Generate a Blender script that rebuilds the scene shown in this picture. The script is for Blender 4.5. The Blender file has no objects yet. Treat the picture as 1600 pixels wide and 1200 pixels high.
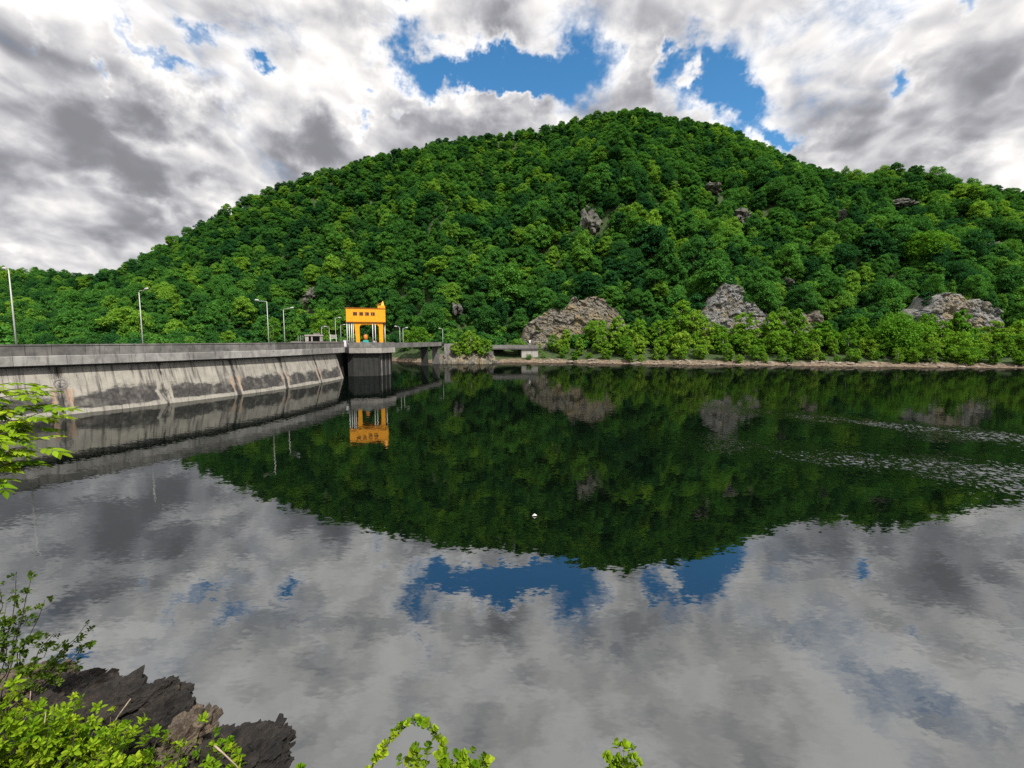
import bpy, bmesh, math, random
import numpy as np
from mathutils import Vector, Matrix, Euler
RAD = math.radians
rng = np.random.default_rng(7)
random.seed(7)
SC = bpy.context.scene
COL = SC.collection

# ------------------------------------------------------------------ camera
F = 711.0; HC = 8.6; PITCH = math.atan((600 - 531) / F)
cd = bpy.data.cameras.new('camera'); cam = bpy.data.objects.new('camera', cd); COL.objects.link(cam)
cd.sensor_width = 36.0; cd.lens = F / 1600 * 36.0; cd.clip_start = 0.05; cd.clip_end = 5000
cam.location = (0, 0, HC); cam.rotation_euler = (RAD(90) - PITCH, 0, 0)
SC.camera = cam

# ------------------------------------------------------------------ light and exposure
SUN_EL = RAD(54); SUN_AZ = RAD(147)      # azimuth clockwise from +Y: behind the camera, to the right
SC.view_settings.view_transform = 'Standard'; SC.view_settings.look = 'None'
SC.view_settings.exposure = 0.15; SC.view_settings.gamma = 1.0; SC.view_settings.use_curve_mapping = False
sd = bpy.data.lights.new('sun', 'SUN'); sun = bpy.data.objects.new('sun', sd); COL.objects.link(sun)
sd.energy = 4.7; sd.angle = RAD(1.5); sd.color = (1.0, 0.95, 0.86)
sdir = Vector((math.sin(SUN_AZ) * math.cos(SUN_EL), math.cos(SUN_AZ) * math.cos(SUN_EL), math.sin(SUN_EL)))
sun.rotation_euler = sdir.to_track_quat('Z', 'Y').to_euler()
SC.cycles.use_denoising = False
SC.cycles.max_bounces = 6; SC.cycles.diffuse_bounces = 2; SC.cycles.glossy_bounces = 3
SC.cycles.transmission_bounces = 2; SC.cycles.transparent_max_bounces = 4
SC.cycles.caustics_reflective = False; SC.cycles.caustics_refractive = False


def ray(x, y):
    u = (x - 800) / F; v = (600 - y) / F
    return np.array([u, v * math.sin(PITCH) + math.cos(PITCH), v * math.cos(PITCH) - math.sin(PITCH)])
def onz(x, y, z=0.0):
    d = ray(x, y); return np.array([0, 0, HC]) + d * (z - HC) / d[2]
def aty(x, y, Y):
    d = ray(x, y); return np.array([0, 0, HC]) + d * Y / d[1]
def project(p):
    p = np.asarray(p, float); Yd = p[..., 1]; Zd = p[..., 2] - HC
    f = Yd * math.cos(PITCH) - Zd * math.sin(PITCH); up = Yd * math.sin(PITCH) + Zd * math.cos(PITCH)
    f = np.maximum(f, 0.01)
    return 800 + F * p[..., 0] / f, 600 - F * up / f

# ------------------------------------------------------------------ node expression helper
class NX:
    def __init__(s, nt, sock): s.nt = nt; s.s = sock
    def _m(s, op, *a, clamp=False):
        n = s.nt.nodes.new('ShaderNodeMath'); n.operation = op; n.use_clamp = clamp
        for i, v in enumerate((s,) + a):
            if isinstance(v, NX): s.nt.links.new(v.s, n.inputs[i])
            else: n.inputs[i].default_value = v
        return NX(s.nt, n.outputs[0])
    def __add__(s, o): return s._m('ADD', o)
    __radd__ = __add__
    def __sub__(s, o): return s._m('SUBTRACT', o)
    def __rsub__(s, o): return s._m('MULTIPLY', -1.0)._m('ADD', o)
    def __mul__(s, o): return s._m('MULTIPLY', o)
    __rmul__ = __mul__
    def __truediv__(s, o): return s._m('DIVIDE', o)
    def __pow__(s, o): return s._m('POWER', o)
    def exp(s): return s._m('EXPONENT')
    def abs(s): return s._m('ABSOLUTE')
    def max(s, o): return s._m('MAXIMUM', o)
    def min(s, o): return s._m('MINIMUM', o)
    def clamp(s): return s._m('ADD', 0.0, clamp=True)
    def smooth(s, a, b, lo=0.0, hi=1.0):
        n = s.nt.nodes.new('ShaderNodeMapRange'); n.interpolation_type = 'SMOOTHSTEP'
        s.nt.links.new(s.s, n.inputs['Value'])
        n.inputs['From Min'].default_value = a; n.inputs['From Max'].default_value = b
        n.inputs['To Min'].default_value = lo; n.inputs['To Max'].default_value = hi
        return NX(s.nt, n.outputs['Result'])
def combine(nt, *a):
    n = nt.nodes.new('ShaderNodeCombineXYZ')
    for i, v in enumerate(a):
        if isinstance(v, NX): nt.links.new(v.s, n.inputs[i])
        else: n.inputs[i].default_value = v
    return n.outputs[0]
def separate(nt, sock):
    n = nt.nodes.new('ShaderNodeSeparateXYZ'); nt.links.new(sock, n.inputs[0])
    return [NX(nt, o) for o in n.outputs]
def noise(nt, vec, scale, detail=4, rough=0.55, dist=0.0, lac=2.0, color=False):
    n = nt.nodes.new('ShaderNodeTexNoise')
    if vec is not None: nt.links.new(vec, n.inputs['Vector'])
    n.inputs['Scale'].default_value = scale; n.inputs['Detail'].default_value = detail
    n.inputs['Roughness'].default_value = rough; n.inputs['Distortion'].default_value = dist
    n.inputs['Lacunarity'].default_value = lac
    return n.outputs['Color'] if color else NX(nt, n.outputs['Fac'])
def vmath(nt, op, a, b=None, scale=None):
    n = nt.nodes.new('ShaderNodeVectorMath'); n.operation = op
    for i, v in enumerate((a, b)):
        if v is None: continue
        if isinstance(v, (tuple, list)): n.inputs[i].default_value = v
        else: nt.links.new(v, n.inputs[i])
    if scale is not None: n.inputs['Scale'].default_value = scale
    return n.outputs['Value'] if op in ('DOT_PRODUCT', 'LENGTH', 'DISTANCE') else n.outputs['Vector']
def mixc(nt, fac, a, b, mode='MIX'):
    n = nt.nodes.new('ShaderNodeMix'); n.data_type = 'RGBA'; n.blend_type = mode
    for sock, v in ((n.inputs[0], fac), (n.inputs[6], a), (n.inputs[7], b)):
        if isinstance(v, NX): nt.links.new(v.s, sock)
        elif isinstance(v, (tuple, list)): sock.default_value = tuple(v) + (1.0,) if len(v) == 3 else v
        elif isinstance(v, (int, float)): sock.default_value = v
        else: nt.links.new(v, sock)
    return n.outputs[2]

# ------------------------------------------------------------------ world: blue sky with a broken deck of cloud
W = bpy.data.worlds.new('World'); SC.world = W; W.use_nodes = True
W.cycles.sampling_method = 'MANUAL'; W.cycles.sample_map_resolution = 512
nt = W.node_tree; nt.nodes.clear()
out = nt.nodes.new('ShaderNodeOutputWorld'); bg = nt.nodes.new('ShaderNodeBackground')
sky = nt.nodes.new('ShaderNodeTexSky'); sky.sky_type = 'NISHITA'; sky.sun_disc = False
sky.sun_elevation = SUN_EL; sky.sun_rotation = SUN_AZ; sky.altitude = 500; sky.air_density = 1.0; sky.dust_density = 0.3; sky.ozone_density = 4.0
SKY_STRENGTH = 0.10
bg.inputs['Strength'].default_value = SKY_STRENGTH
tc = nt.nodes.new('ShaderNodeTexCoord'); D = tc.outputs['Generated']
dx, dy, dz = separate(nt, D)
zc = dz.max(0.0) + 0.62
cp = combine(nt, dx / zc, dy / zc * 0.85, dz * 1.1)
wn = noise(nt, D, 8.0, 5, 0.65, color=True)
wv = vmath(nt, 'SCALE', vmath(nt, 'SUBTRACT', wn, (0.5, 0.5, 0.5)), scale=0.22)
DW = vmath(nt, 'ADD', D, wv)
def blob(x, y, rx, ry, rot=0.0):
    r = ray(x, y); L = np.linalg.norm(r); c = r / L
    R = np.cross(c, [0, 0, 1]); R /= np.linalg.norm(R); T = np.cross(R, c)
    k = F * L ** 1.5; a = RAD(rot); ca, sa = math.cos(a), math.sin(a)
    A = (R * ca + T * sa) * k / rx; B = (-R * sa + T * ca) * k / ry
    va = NX(nt, vmath(nt, 'DOT_PRODUCT', DW, tuple(A))) - float(A @ c)
    vb = NX(nt, vmath(nt, 'DOT_PRODUCT', DW, tuple(B))) - float(B @ c)
    return ((va * va + vb * vb) * -1.0).exp()
# rounded fair-weather lumps on a slowly warped deck
cw = vmath(nt, 'ADD', cp, vmath(nt, 'SCALE', vmath(nt, 'SUBTRACT', noise(nt, cp, 7.0, 2, 0.5, color=True), (0.5, 0.5, 0.5)), scale=0.07))
def lumps(vec, det, bd):
    a = noise(nt, vec, 2.9, det, 0.64)
    return a + (noise(nt, vec, 5.4, bd, 0.58) - 0.5).abs() * 0.9
n_main = lumps(cw, 9, 6)
n_off = lumps(vmath(nt, 'ADD', cw, (0.028, 0.0, 0.055)), 4, 3)
n_big = noise(nt, cp, 1.6, 2, 0.5)
holes = [(665, 108, 66, 38, 0, .70), (755, 128, 60, 26, 0, .6), (890, 115, 85, 66, 10, .72), (1110, 120, 55, 40, -25, .60), (1165, 165, 42, 36, -25, .62), (1055, 75, 34, 22, 20, .45), (1388, 128, 20, 34, 25, .50),
         (815, 120, 50, 26, 0, .40), (235, 98, 70, 13, -24, .34), (22, 12, 40, 20, -35, .42), (300, 50, 36, 14, -40, .28), (392, 118, 18, 11, 0, .42), (565, 148, 16, 11, 0, .38),
         (1238, 205, 42, 14, -20, .42), (280, 290, 55, 16, -20, .25), (1500, 18, 26, 12, 45, .26), (640, 5, 14, 10, 0, .3), (570, 203, 22, 9, -20, .36), (635, 190, 18, 9, 0, .34), (138, 124, 14, 10, 0, .32)]
puffs = [(735, 182, 85, 22, 4, .42), (1000, 100, 26, 40, 0, .46), (1015, 45, 46, 24, 0, .3), (695, 130, 15, 15, 0, .42), (1090, 100, 14, 12, 0, .34), (1300, 225, 80, 30, 0, .2), (835, 168, 34, 16, 0, .3), (1430, 60, 160, 80, 0, .16), (200, 320, 320, 140, 0, .16), (800, 40, 70, 26, 0, .3), (560, 60, 60, 90, 0, .25)]
darks = [(435, 50, 62, 62, -35, .85), (140, 195, 90, 34, -10, .60), (300, 195, 95, 28, -15, .75), (485, 225, 55, 36, -20, .95), (60, 255, 120, 50, 0, .40), (210, 265, 70, 26, 0, .3),
         (290, 292, 70, 20, 0, .50), (1500, 215, 160, 50, 10, .38), (880, 8, 220, 34, 0, .30), (1250, 55, 130, 60, 0, .30), (1560, 110, 110, 50, 20, .40), (1340, 150, 80, 40, 20, .25), (560, 20, 90, 30, 0, .25)]
cover = n_main * 1.15 + n_big * 0.45 - 0.11
def spread(h, k): return (h[0], h[1], h[2] * k, h[3] * k, h[4])
for h in holes: cover = cover - blob(*spread(h, 1.18)) * (h[5] * 0.95)
for h in puffs: cover = cover + blob(*h[:5]) * h[5]
cover = cover + dz.smooth(0.0, 0.30, 0.10, 0.0)
alpha = cover.smooth(0.27, 0.70)
relief = (n_main - n_off)
shade = (n_big - 0.5) * 1.15 - 0.03
for h in darks: shade = shade + blob(*spread(h, 1.1)) * h[5] * 0.62
lum = (0.57 + cover.smooth(0.46, 0.95, 0.34, -0.08) - shade * 0.78 + relief * 2.2)._m('SMOOTH_MAX', 0.22, 0.3)
for h in puffs[:3]: lum = lum + blob(*h[:5]) * 0.18
lum = lum._m('SMOOTH_MIN', 1.02, 0.25)
grey = mixc(nt, lum.smooth(0.25, 0.8), (0.95, 0.955, 1.03), (1.0, 0.975, 0.955))
cl = vmath(nt, 'SCALE', grey, scale=1.0)
nt.links.new((lum * (1.0 / SKY_STRENGTH) * 1.13).s, cl.node.inputs['Scale'])
hs = nt.nodes.new('ShaderNodeHueSaturation'); hs.inputs['Hue'].default_value = 0.490; hs.inputs['Saturation'].default_value = 1.22; hs.inputs['Value'].default_value = 1.6
nt.links.new(sky.outputs[0], hs.inputs['Color'])
nt.links.new(mixc(nt, alpha, hs.outputs[0], cl), bg.inputs['Color'])
nt.links.new(bg.outputs[0], out.inputs['Surface'])

# ------------------------------------------------------------------ helpers: meshes, objects, materials
def tag(o, label=None, cat=None, group=None, kind=None):
    if label: o['label'] = label
    if cat: o['category'] = cat
    if group: o['group'] = group
    if kind: o['kind'] = kind
    return o
def link(o, parent=None):
    COL.objects.link(o)
    if parent is not None: o.parent = parent
    return o
def empty(name, loc=(0, 0, 0), rz=0.0):
    o = bpy.data.objects.new(name, None); o.location = loc; o.rotation_euler = (0, 0, rz); o.empty_display_size = 0.2
    return link(o)
def mesh_np(name, V, Fc, mat=None, smooth=False):
    me = bpy.data.meshes.new(name); me.from_pydata([tuple(map(float, v)) for v in V], [], [tuple(map(int, f)) for f in Fc]); me.update()
    if mat: me.materials.append(mat)
    if smooth: me.shade_smooth()
    return me
def quads_mesh(name, V, nq, mat):
    """V: (nq*4,3) array of loose quads, built fast"""
    me = bpy.data.meshes.new(name); n = len(V)
    me.vertices.add(n); me.vertices.foreach_set('co', np.asarray(V, np.float32).ravel())
    me.loops.add(n); me.loops.foreach_set('vertex_index', np.arange(n, dtype=np.int32))
    me.polygons.add(nq); me.polygons.foreach_set('loop_start', np.arange(0, n, 4, dtype=np.int32))
    me.update(calc_edges=True); me.validate(); me.materials.append(mat)
    return me
def obj(name, me, parent=None, loc=None, rot=None, scale=None):
    o = bpy.data.objects.new(name, me)
    if loc is not None: o.location = loc
    if rot is not None: o.rotation_euler = rot
    if scale is not None: o.scale = scale if hasattr(scale, '__len__') else (scale,) * 3
    return link(o, parent)
class MB:
    """collects shapes into one mesh"""
    def __init__(s): s.V = []; s.F = []
    def add(s, V, Fc):
        o = len(s.V); s.V += [tuple(map(float, v)) for v in V]; s.F += [tuple(i + o for i in f) for f in Fc]; return s
    def box(s, x0, x1, y0, y1, z0, z1):
        return s.add([(x0, y0, z0), (x1, y0, z0), (x1, y1, z0), (x0, y1, z0), (x0, y0, z1), (x1, y0, z1), (x1, y1, z1), (x0, y1, z1)],
                     [(3, 2, 1, 0), (4, 5, 6, 7), (0, 1, 5, 4), (1, 2, 6, 5), (2, 3, 7, 6), (3, 0, 4, 7)])
    def prism(s, poly, z0, z1):
        n = len(poly)
        return s.add([(p[0], p[1], z0) for p in poly] + [(p[0], p[1], z1) for p in poly],
                     [tuple(range(n))[::-1], tuple(range(n, 2 * n))] + [(i, (i + 1) % n, n + (i + 1) % n, n + i) for i in range(n)])
    def tube(s, pts, rad, n=6, caps=True):
        pts = [np.array(p, float) for p in pts]; m = len(pts)
        rad = list(rad) if hasattr(rad, '__len__') else [rad] * m
        V = []; ref = None
        for i in range(m):
            t = pts[min(i + 1, m - 1)] - pts[max(i - 1, 0)]; t /= (np.linalg.norm(t) + 1e-9)
            if ref is None:
                ref = np.array([1.0, 0, 0]) if abs(t[0]) < 0.9 else np.array([0, 1.0, 0])
            a = ref - t * (ref @ t); a /= np.linalg.norm(a); b = np.cross(t, a); ref = a
            for k in range(n):
                w = 2 * math.pi * k / n; V.append(pts[i] + (a * math.cos(w) + b * math.sin(w)) * rad[i])
        Fc = [(i * n + k, i * n + (k + 1) % n, (i + 1) * n + (k + 1) % n, (i + 1) * n + k) for i in range(m - 1) for k in range(n)]
        if caps: Fc += [tuple(range(n))[::-1], tuple(range((m - 1) * n, m * n))]
        return s.add(V, Fc)
    def lathe(s, prof, cx=0, cy=0, n=16):
        V = [(cx + r * math.cos(2 * math.pi * k / n), cy + r * math.sin(2 * math.pi * k / n), z) for r, z in prof for k in range(n)]
        m = len(prof)
        Fc = [(i * n + k, i * n + (k + 1) % n, (i + 1) * n + (k + 1) % n, (i + 1) * n + k) for i in range(m - 1) for k in range(n)]
        return s.add(V, Fc + [tuple(range(n))[::-1], tuple(range((m - 1) * n, m * n))])
    def mesh(s, name, mat, smooth=False, bevel=0.0):
        me = mesh_np(name, s.V, s.F, mat, smooth)
        if bevel:
            bm = bmesh.new(); bm.from_mesh(me)
            bmesh.ops.bevel(bm, geom=bm.edges[:], offset=bevel, segments=1, affect='EDGES', clamp_overlap=True)
            bm.to_mesh(me); bm.free(); me.update()
        return me
    def build(s, name, mat, parent=None, smooth=False, bevel=0.0, **k):
        return obj(name, s.mesh(name, mat, smooth, bevel), parent, **k)

def new_mat(name):
    m = bpy.data.materials.new(name); m.use_nodes = True; t = m.node_tree; t.nodes.clear()
    o = t.nodes.new('ShaderNodeOutputMaterial'); b = t.nodes.new('ShaderNodeBsdfPrincipled')
    t.links.new(b.outputs[0], o.inputs['Surface'])
    return m, t, b, o
def geo_pos(t):
    return t.nodes.new('ShaderNodeNewGeometry').outputs['Position']
def obj_pos(t):
    """object coordinates shifted at random for each object"""
    c = t.nodes.new('ShaderNodeTexCoord').outputs['Object']; i = t.nodes.new('ShaderNodeObjectInfo')
    return vmath(t, 'ADD', c, vmath(t, 'SCALE', combine(t, NX(t, i.outputs['Random']), NX(t, i.outputs['Random']) * 3.7, 0.0), scale=40.0))
def bump(t, b, h, strength=0.5, dist=0.05):
    n = t.nodes.new('ShaderNodeBump'); n.inputs['Strength'].default_value = strength; n.inputs['Distance'].default_value = dist
    t.links.new(h.s, n.inputs['Height']); t.links.new(n.outputs[0], b.inputs['Normal'])
def simple_mat(name, c1, c2, scale=3.0, rough=0.7, metallic=0.0, bmp=0.0, local=True):
    m, t, b, o = new_mat(name)
    p = obj_pos(t) if local else geo_pos(t)
    n = noise(t, p, scale, 6, 0.6)
    t.links.new(mixc(t, n.smooth(0.3, 0.7), c1, c2), b.inputs['Base Color'])
    b.inputs['Roughness'].default_value = rough; b.inputs['Metallic'].default_value = metallic
    if bmp: bump(t, b, noise(t, p, scale * 4, 5, 0.65), bmp, 0.05)
    return m

# ---- value noise in numpy
_PERM = rng.random((64, 64, 64))
def vnoise(p):
    p = np.asarray(p, float); i = np.floor(p).astype(int); f = p - i; f = f * f * (3 - 2 * f); i %= 64; j = (i + 1) % 64
    g = lambda a, b, c: _PERM[a, b, c]
    x0, y0, z0 = i[..., 0], i[..., 1], i[..., 2]; x1, y1, z1 = j[..., 0], j[..., 1], j[..., 2]
    fx, fy, fz = f[..., 0], f[..., 1], f[..., 2]
    c = lambda a, b, w: a * (1 - w) + b * w
    return c(c(c(g(x0, y0, z0), g(x1, y0, z0), fx), c(g(x0, y1, z0), g(x1, y1, z0), fx), fy),
             c(c(g(x0, y0, z1), g(x1, y0, z1), fx), c(g(x0, y1, z1), g(x1, y1, z1), fx), fy), fz)
def fbm(p, oct=4, rough=0.5):
    p = np.asarray(p, float); a = 1.0; s = 0; n = 0
    for k in range(oct):
        s = s + a * vnoise(p * 2 ** k + 13.7 * k); n += a; a *= rough
    return s / n

def facets(P_, cell, seed, tilt=1.0):
    """broken-block relief: nearest jittered cell gives a step and a tilted plane; also distance to the block's edge"""
    Q_ = P_ / cell + seed * 11.13; b0_ = np.floor(Q_).astype(int)
    best = np.full(Q_.shape[:-1], 9e9); sec = best.copy(); val = np.zeros_like(best)
    for i in (-1, 0, 1):
        for j in (-1, 0, 1):
            for k in (-1, 0, 1):
                c = b0_ + np.array([i, j, k]); a_, b_, c_ = c[..., 0] % 64, c[..., 1] % 64, c[..., 2] % 64
                ctr = c + np.stack([_PERM[a_, b_, c_], _PERM[b_, c_, a_], _PERM[c_, a_, b_]], -1)
                dv = Q_ - ctr; dd = (dv ** 2).sum(-1)
                tl = np.stack([_PERM[a_, c_, b_], _PERM[b_, a_, c_], _PERM[c_, b_, a_]], -1) - 0.5
                v_ = _PERM[(a_ + 17) % 64, b_, c_] - 0.5 + (dv * tl).sum(-1) * tilt
                m_ = dd < best
                sec = np.where(m_, best, np.minimum(sec, dd)); val = np.where(m_, v_, val); best = np.where(m_, dd, best)
    return val, np.sqrt(sec) - np.sqrt(best)
# ---- materials
def concrete(name, c1, c2, dark):
    m, t, b, o = new_mat(name)
    p = geo_pos(t); inf = t.nodes.new('ShaderNodeObjectInfo'); rnd = NX(t, inf.outputs['Random'])
    n1 = noise(t, p, 0.9, 8, 0.65); n2 = noise(t, vmath(t, 'MULTIPLY', p, (2.2, 2.2, 0.35)), 1.0, 6, 0.6)
    c = mixc(t, n1.smooth(0.3, 0.7), c1, c2)
    c = mixc(t, n2.smooth(0.50, 0.75) * 0.75, c, dark)
    c = mixc(t, 1.0, c, combine(t, *[rnd * 0.55 + 0.72] * 3), 'MULTIPLY')
    t.links.new(c, b.inputs['Base Color']); b.inputs['Roughness'].default_value = 0.9
    bump(t, b, noise(t, p, 5.0, 6, 0.7), 0.5, 0.04)
    return m
M = {}
M['parapet'] = concrete('parapet_concrete', (0.23, 0.22, 0.205), (0.11, 0.108, 0.105), (0.045, 0.045, 0.046))
M['cornice'] = concrete('cornice_concrete', (0.40, 0.39, 0.37), (0.26, 0.255, 0.245), (0.09, 0.09, 0.09))
M['concrete'] = concrete('weathered_concrete', (0.22, 0.21, 0.20), (0.14, 0.135, 0.13), (0.06, 0.06, 0.06))
M['pale_concrete'] = concrete('pale_concrete', (0.42, 0.40, 0.37), (0.30, 0.28, 0.26), (0.16, 0.15, 0.14))
M['dark_concrete'] = concrete('near_black_concrete', (0.030, 0.031, 0.030), (0.018, 0.019, 0.019), (0.008, 0.008, 0.008))  # one near-black tone for pier shaft, ribs, wall core, corbel and back wall
M['asphalt'] = simple_mat('asphalt', (0.06, 0.06, 0.06), (0.045, 0.045, 0.047), 2.0, 0.95, local=False)

def dam_wall_mat():
    """UV: metres along the wall, metres above the water"""
    m, t, b, o = new_mat('stained_dam_wall')
    uv = t.nodes.new('ShaderNodeUVMap').outputs[0]; u, v, _ = separate(t, uv)
    uvs = combine(t, u, v, 0.0)
    inf = t.nodes.new('ShaderNodeObjectInfo'); rnd = NX(t, inf.outputs['Random'])
    base = mixc(t, noise(t, uvs, 0.7, 8, 0.65).smooth(0.3, 0.7), (0.40, 0.375, 0.325), (0.27, 0.255, 0.225))
    # pour lines
    line = (v * 0.62 + noise(t, uvs, 0.4, 2) * 0.12)._m('FRACT')
    base = mixc(t, line.smooth(0.0, 0.035, 0.45, 0.0), base, (0.12, 0.115, 0.11))
    # streaks running down
    st = noise(t, combine(t, u * 2.4, v * 0.16, 0.0), 1.0, 6, 0.65)
    base = mixc(t, st.smooth(0.49, 0.67) * 0.85, base, (0.075, 0.07, 0.065))
    drip = noise(t, combine(t, u * 1.1, v * 0.07, 5.0), 1.0, 5, 0.7).smooth(0.56, 0.66) * v.smooth(2.0, 4.6)
    base = mixc(t, drip * 0.9, base, (0.035, 0.032, 0.03))
    # each pour is 10.5 m wide: distance from its joint
    ju = (u / 10.5)._m('FRACT'); jd = (ju - 0.5).abs() * -1.0 + 0.5
    jn = jd + (noise(t, combine(t, u * 0.8, v * 0.35, 0.0), 1.3, 5, 0.6) - 0.5) * 0.26
    amt = noise(t, combine(t, u * 0.11, 0.0, 7.0), 1.0, 2, 0.5).smooth(0.42, 0.58)
    # algae band above the water, not reaching the joints
    wob = (noise(t, combine(t, u * 0.5, v, 0.0), 1.1, 6, 0.65) - 0.5) * 2.2
    band = (v + wob * 0.35).smooth(0.45, 0.62) * (v + wob * 1.3 + amt * 0.6).smooth(2.4, 3.1, 1.0, 0.0) * jn.smooth(0.07, 0.10)
    base = mixc(t, band * (noise(t, uvs, 0.6, 4, 0.6).smooth(0.30, 0.55, 0.55, 0.97)), base, mixc(t, noise(t, uvs, 2.5, 5).smooth(0.35, 0.7), (0.022, 0.021, 0.022), (0.06, 0.056, 0.055)))
    # ochre seep beside the joints
    och = amt * jn.smooth(0.02, 0.05) * jn.smooth(0.075, 0.10, 1.0, 0.0) * (v + wob * 0.5).smooth(0.5, 1.0) * (v + wob * 0.4).smooth(2.6, 3.2, 1.0, 0.0)
    base = mixc(t, och * 0.55, base, (0.40, 0.21, 0.10))
    # black seep at the joint
    base = mixc(t, (jn * (amt * -0.5 + 1.25)).smooth(0.0, 0.045, 1.0, 0.0) * 0.92, base, (0.02, 0.019, 0.018))
    rust = noise(t, combine(t, u * 1.0, v * 0.3, 3.0), 0.9, 5, 0.6).smooth(0.60, 0.75) * v.smooth(2.0, 3.0)
    base = mixc(t, rust * 0.5, base, (0.22, 0.14, 0.09))
    t.links.new(base, b.inputs['Base Color']); b.inputs['Roughness'].default_value = 0.85
    bump(t, b, noise(t, uvs, 4.0, 6, 0.7), 0.4, 0.05)
    return m
M['dam_wall'] = dam_wall_mat()

def leaf_mat(name, dark, mid, lime, trans=0.35, loc_scale=0.02, isl=0.35):
    m, t, b, o = new_mat(name); t.nodes.remove(b)
    inf = t.nodes.new('ShaderNodeObjectInfo'); rnd = NX(t, inf.outputs['Random'])
    ln = noise(t, inf.outputs['Location'], loc_scale, 3, 0.6)
    g = t.nodes.new('ShaderNodeNewGeometry'); ri = NX(t, g.outputs['Random Per Island'])
    f = rnd * 0.82 + (ln - 0.5) * 0.9 + 0.02
    c = mixc(t, f.smooth(0.0, 0.55), dark, mid); c = mixc(t, f.smooth(0.55, 1.0), c, lime)
    c = mixc(t, 1.0, c, combine(t, *[ri * isl * 2 + (1 - isl)] * 3), 'MULTIPLY')
    d = t.nodes.new('ShaderNodeBsdfDiffuse'); tr = t.nodes.new('ShaderNodeBsdfTranslucent'); mx = t.nodes.new('ShaderNodeMixShader')
    t.links.new(c, d.inputs['Color'])
    t.links.new(mixc(t, 1.0, c, (1.25, 1.15, 0.5), 'MULTIPLY'), tr.inputs['Color'])
    mx.inputs[0].default_value = trans
    t.links.new(d.outputs[0], mx.inputs[1]); t.links.new(tr.outputs[0], mx.inputs[2]); t.links.new(mx.outputs[0], o.inputs['Surface'])
    return m
M['forest_leaf'] = leaf_mat('forest_leaf', (0.026, 0.100, 0.032), (0.076, 0.222, 0.040), (0.215, 0.395, 0.045))
M['shore_leaf'] = leaf_mat('shore_leaf', (0.090, 0.230, 0.022), (0.150, 0.310, 0.030), (0.260, 0.400, 0.050))
M['near_leaf'] = leaf_mat('near_leaf', (0.11, 0.23, 0.012), (0.23, 0.36, 0.018), (0.36, 0.46, 0.03), 0.4, 2.0, 0.4)
M['near_leaf_olive'] = leaf_mat('near_leaf_olive', (0.05, 0.10, 0.015), (0.09, 0.15, 0.02), (0.15, 0.22, 0.03), 0.35, 2.0, 0.3)
M['bark'] = simple_mat('bark', (0.10, 0.08, 0.06), (0.05, 0.04, 0.03), 4, 0.9)
M['pale_bark'] = simple_mat('pale_bark', (0.40, 0.37, 0.33), (0.22, 0.20, 0.17), 3, 0.8)
M['dry_wood'] = simple_mat('dry_wood', (0.45, 0.36, 0.28), (0.28, 0.20, 0.15), 12, 0.8)

def ground_mat():
    m, t, b, o = new_mat('forest_floor'); p = geo_pos(t)
    c = mixc(t, noise(t, p, 0.9, 8, 0.7).smooth(0.35, 0.65), (0.014, 0.030, 0.008), (0.050, 0.085, 0.020))
    x, y, z = separate(t, p)
    low = (z + (noise(t, p, 0.35, 5, 0.65) - 0.5) * 2.6).smooth(0.9, 1.5, 1.0, 0.0)
    soil = mixc(t, noise(t, p, 0.9, 6, 0.7).smooth(0.35, 0.65), (0.24, 0.175, 0.115), (0.10, 0.08, 0.06))
    t.links.new(mixc(t, low, c, soil), b.inputs['Base Color']); b.inputs['Roughness'].default_value = 0.95
    bump(t, b, noise(t, p, 1.5, 6, 0.7), 0.7, 0.3)
    return m
M['ground'] = ground_mat()
def rock_mat(name, a, b_, och, scale=0.5, ochre=0.6, bd=0.25):
    m, t, b, o = new_mat(name); p = geo_pos(t)
    pw = vmath(t, 'MULTIPLY', p, (1.0, 1.0, 1.8))
    n = noise(t, pw, scale, 10, 0.72, 0.4)
    c = mixc(t, n.smooth(0.35, 0.65), a, b_)
    c = mixc(t, noise(t, p, scale * 0.45, 6, 0.6).smooth(0.48, 0.68) * ochre, c, och)
    crack = noise(t, pw, scale * 1.6, 8, 0.7, 1.2)
    c = mixc(t, (crack - 0.5).abs().smooth(0.0, 0.03, 0.8, 0.0), c, tuple(v * 0.25 for v in a))
    t.links.new(c, b.inputs['Base Color']); b.inputs['Roughness'].default_value = 0.9
    bump(t, b, noise(t, pw, scale * 3, 8, 0.75), 0.9, bd)
    return m
M['cliff'] = rock_mat('cliff_rock', (0.27, 0.245, 0.195), (0.12, 0.112, 0.095), (0.31, 0.235, 0.12), 0.55, 0.8, 0.4)
M['grey_cliff'] = rock_mat('grey_cliff_rock', (0.31, 0.305, 0.285), (0.13, 0.133, 0.14), (0.33, 0.26, 0.14), 0.45, 0.75, 0.4)
M['crag'] = rock_mat('mossy_crag', (0.17, 0.16, 0.14), (0.075, 0.075, 0.07), (0.07, 0.10, 0.03), 0.6, 0.9, 0.4)
M['dark_rock'] = rock_mat('dark_schist', (0.052, 0.042, 0.036), (0.009, 0.008, 0.008), (0.13, 0.095, 0.06), 5.0, 0.45, 0.12)
M['tan_rock'] = rock_mat('tan_schist', (0.17, 0.13, 0.095), (0.075, 0.058, 0.045), (0.24, 0.17, 0.10), 8.0, 0.4, 0.03)
M['shore_stone'] = simple_mat('shore_stone', (0.33, 0.27, 0.21), (0.15, 0.125, 0.10), 0.8, 0.9)

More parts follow.
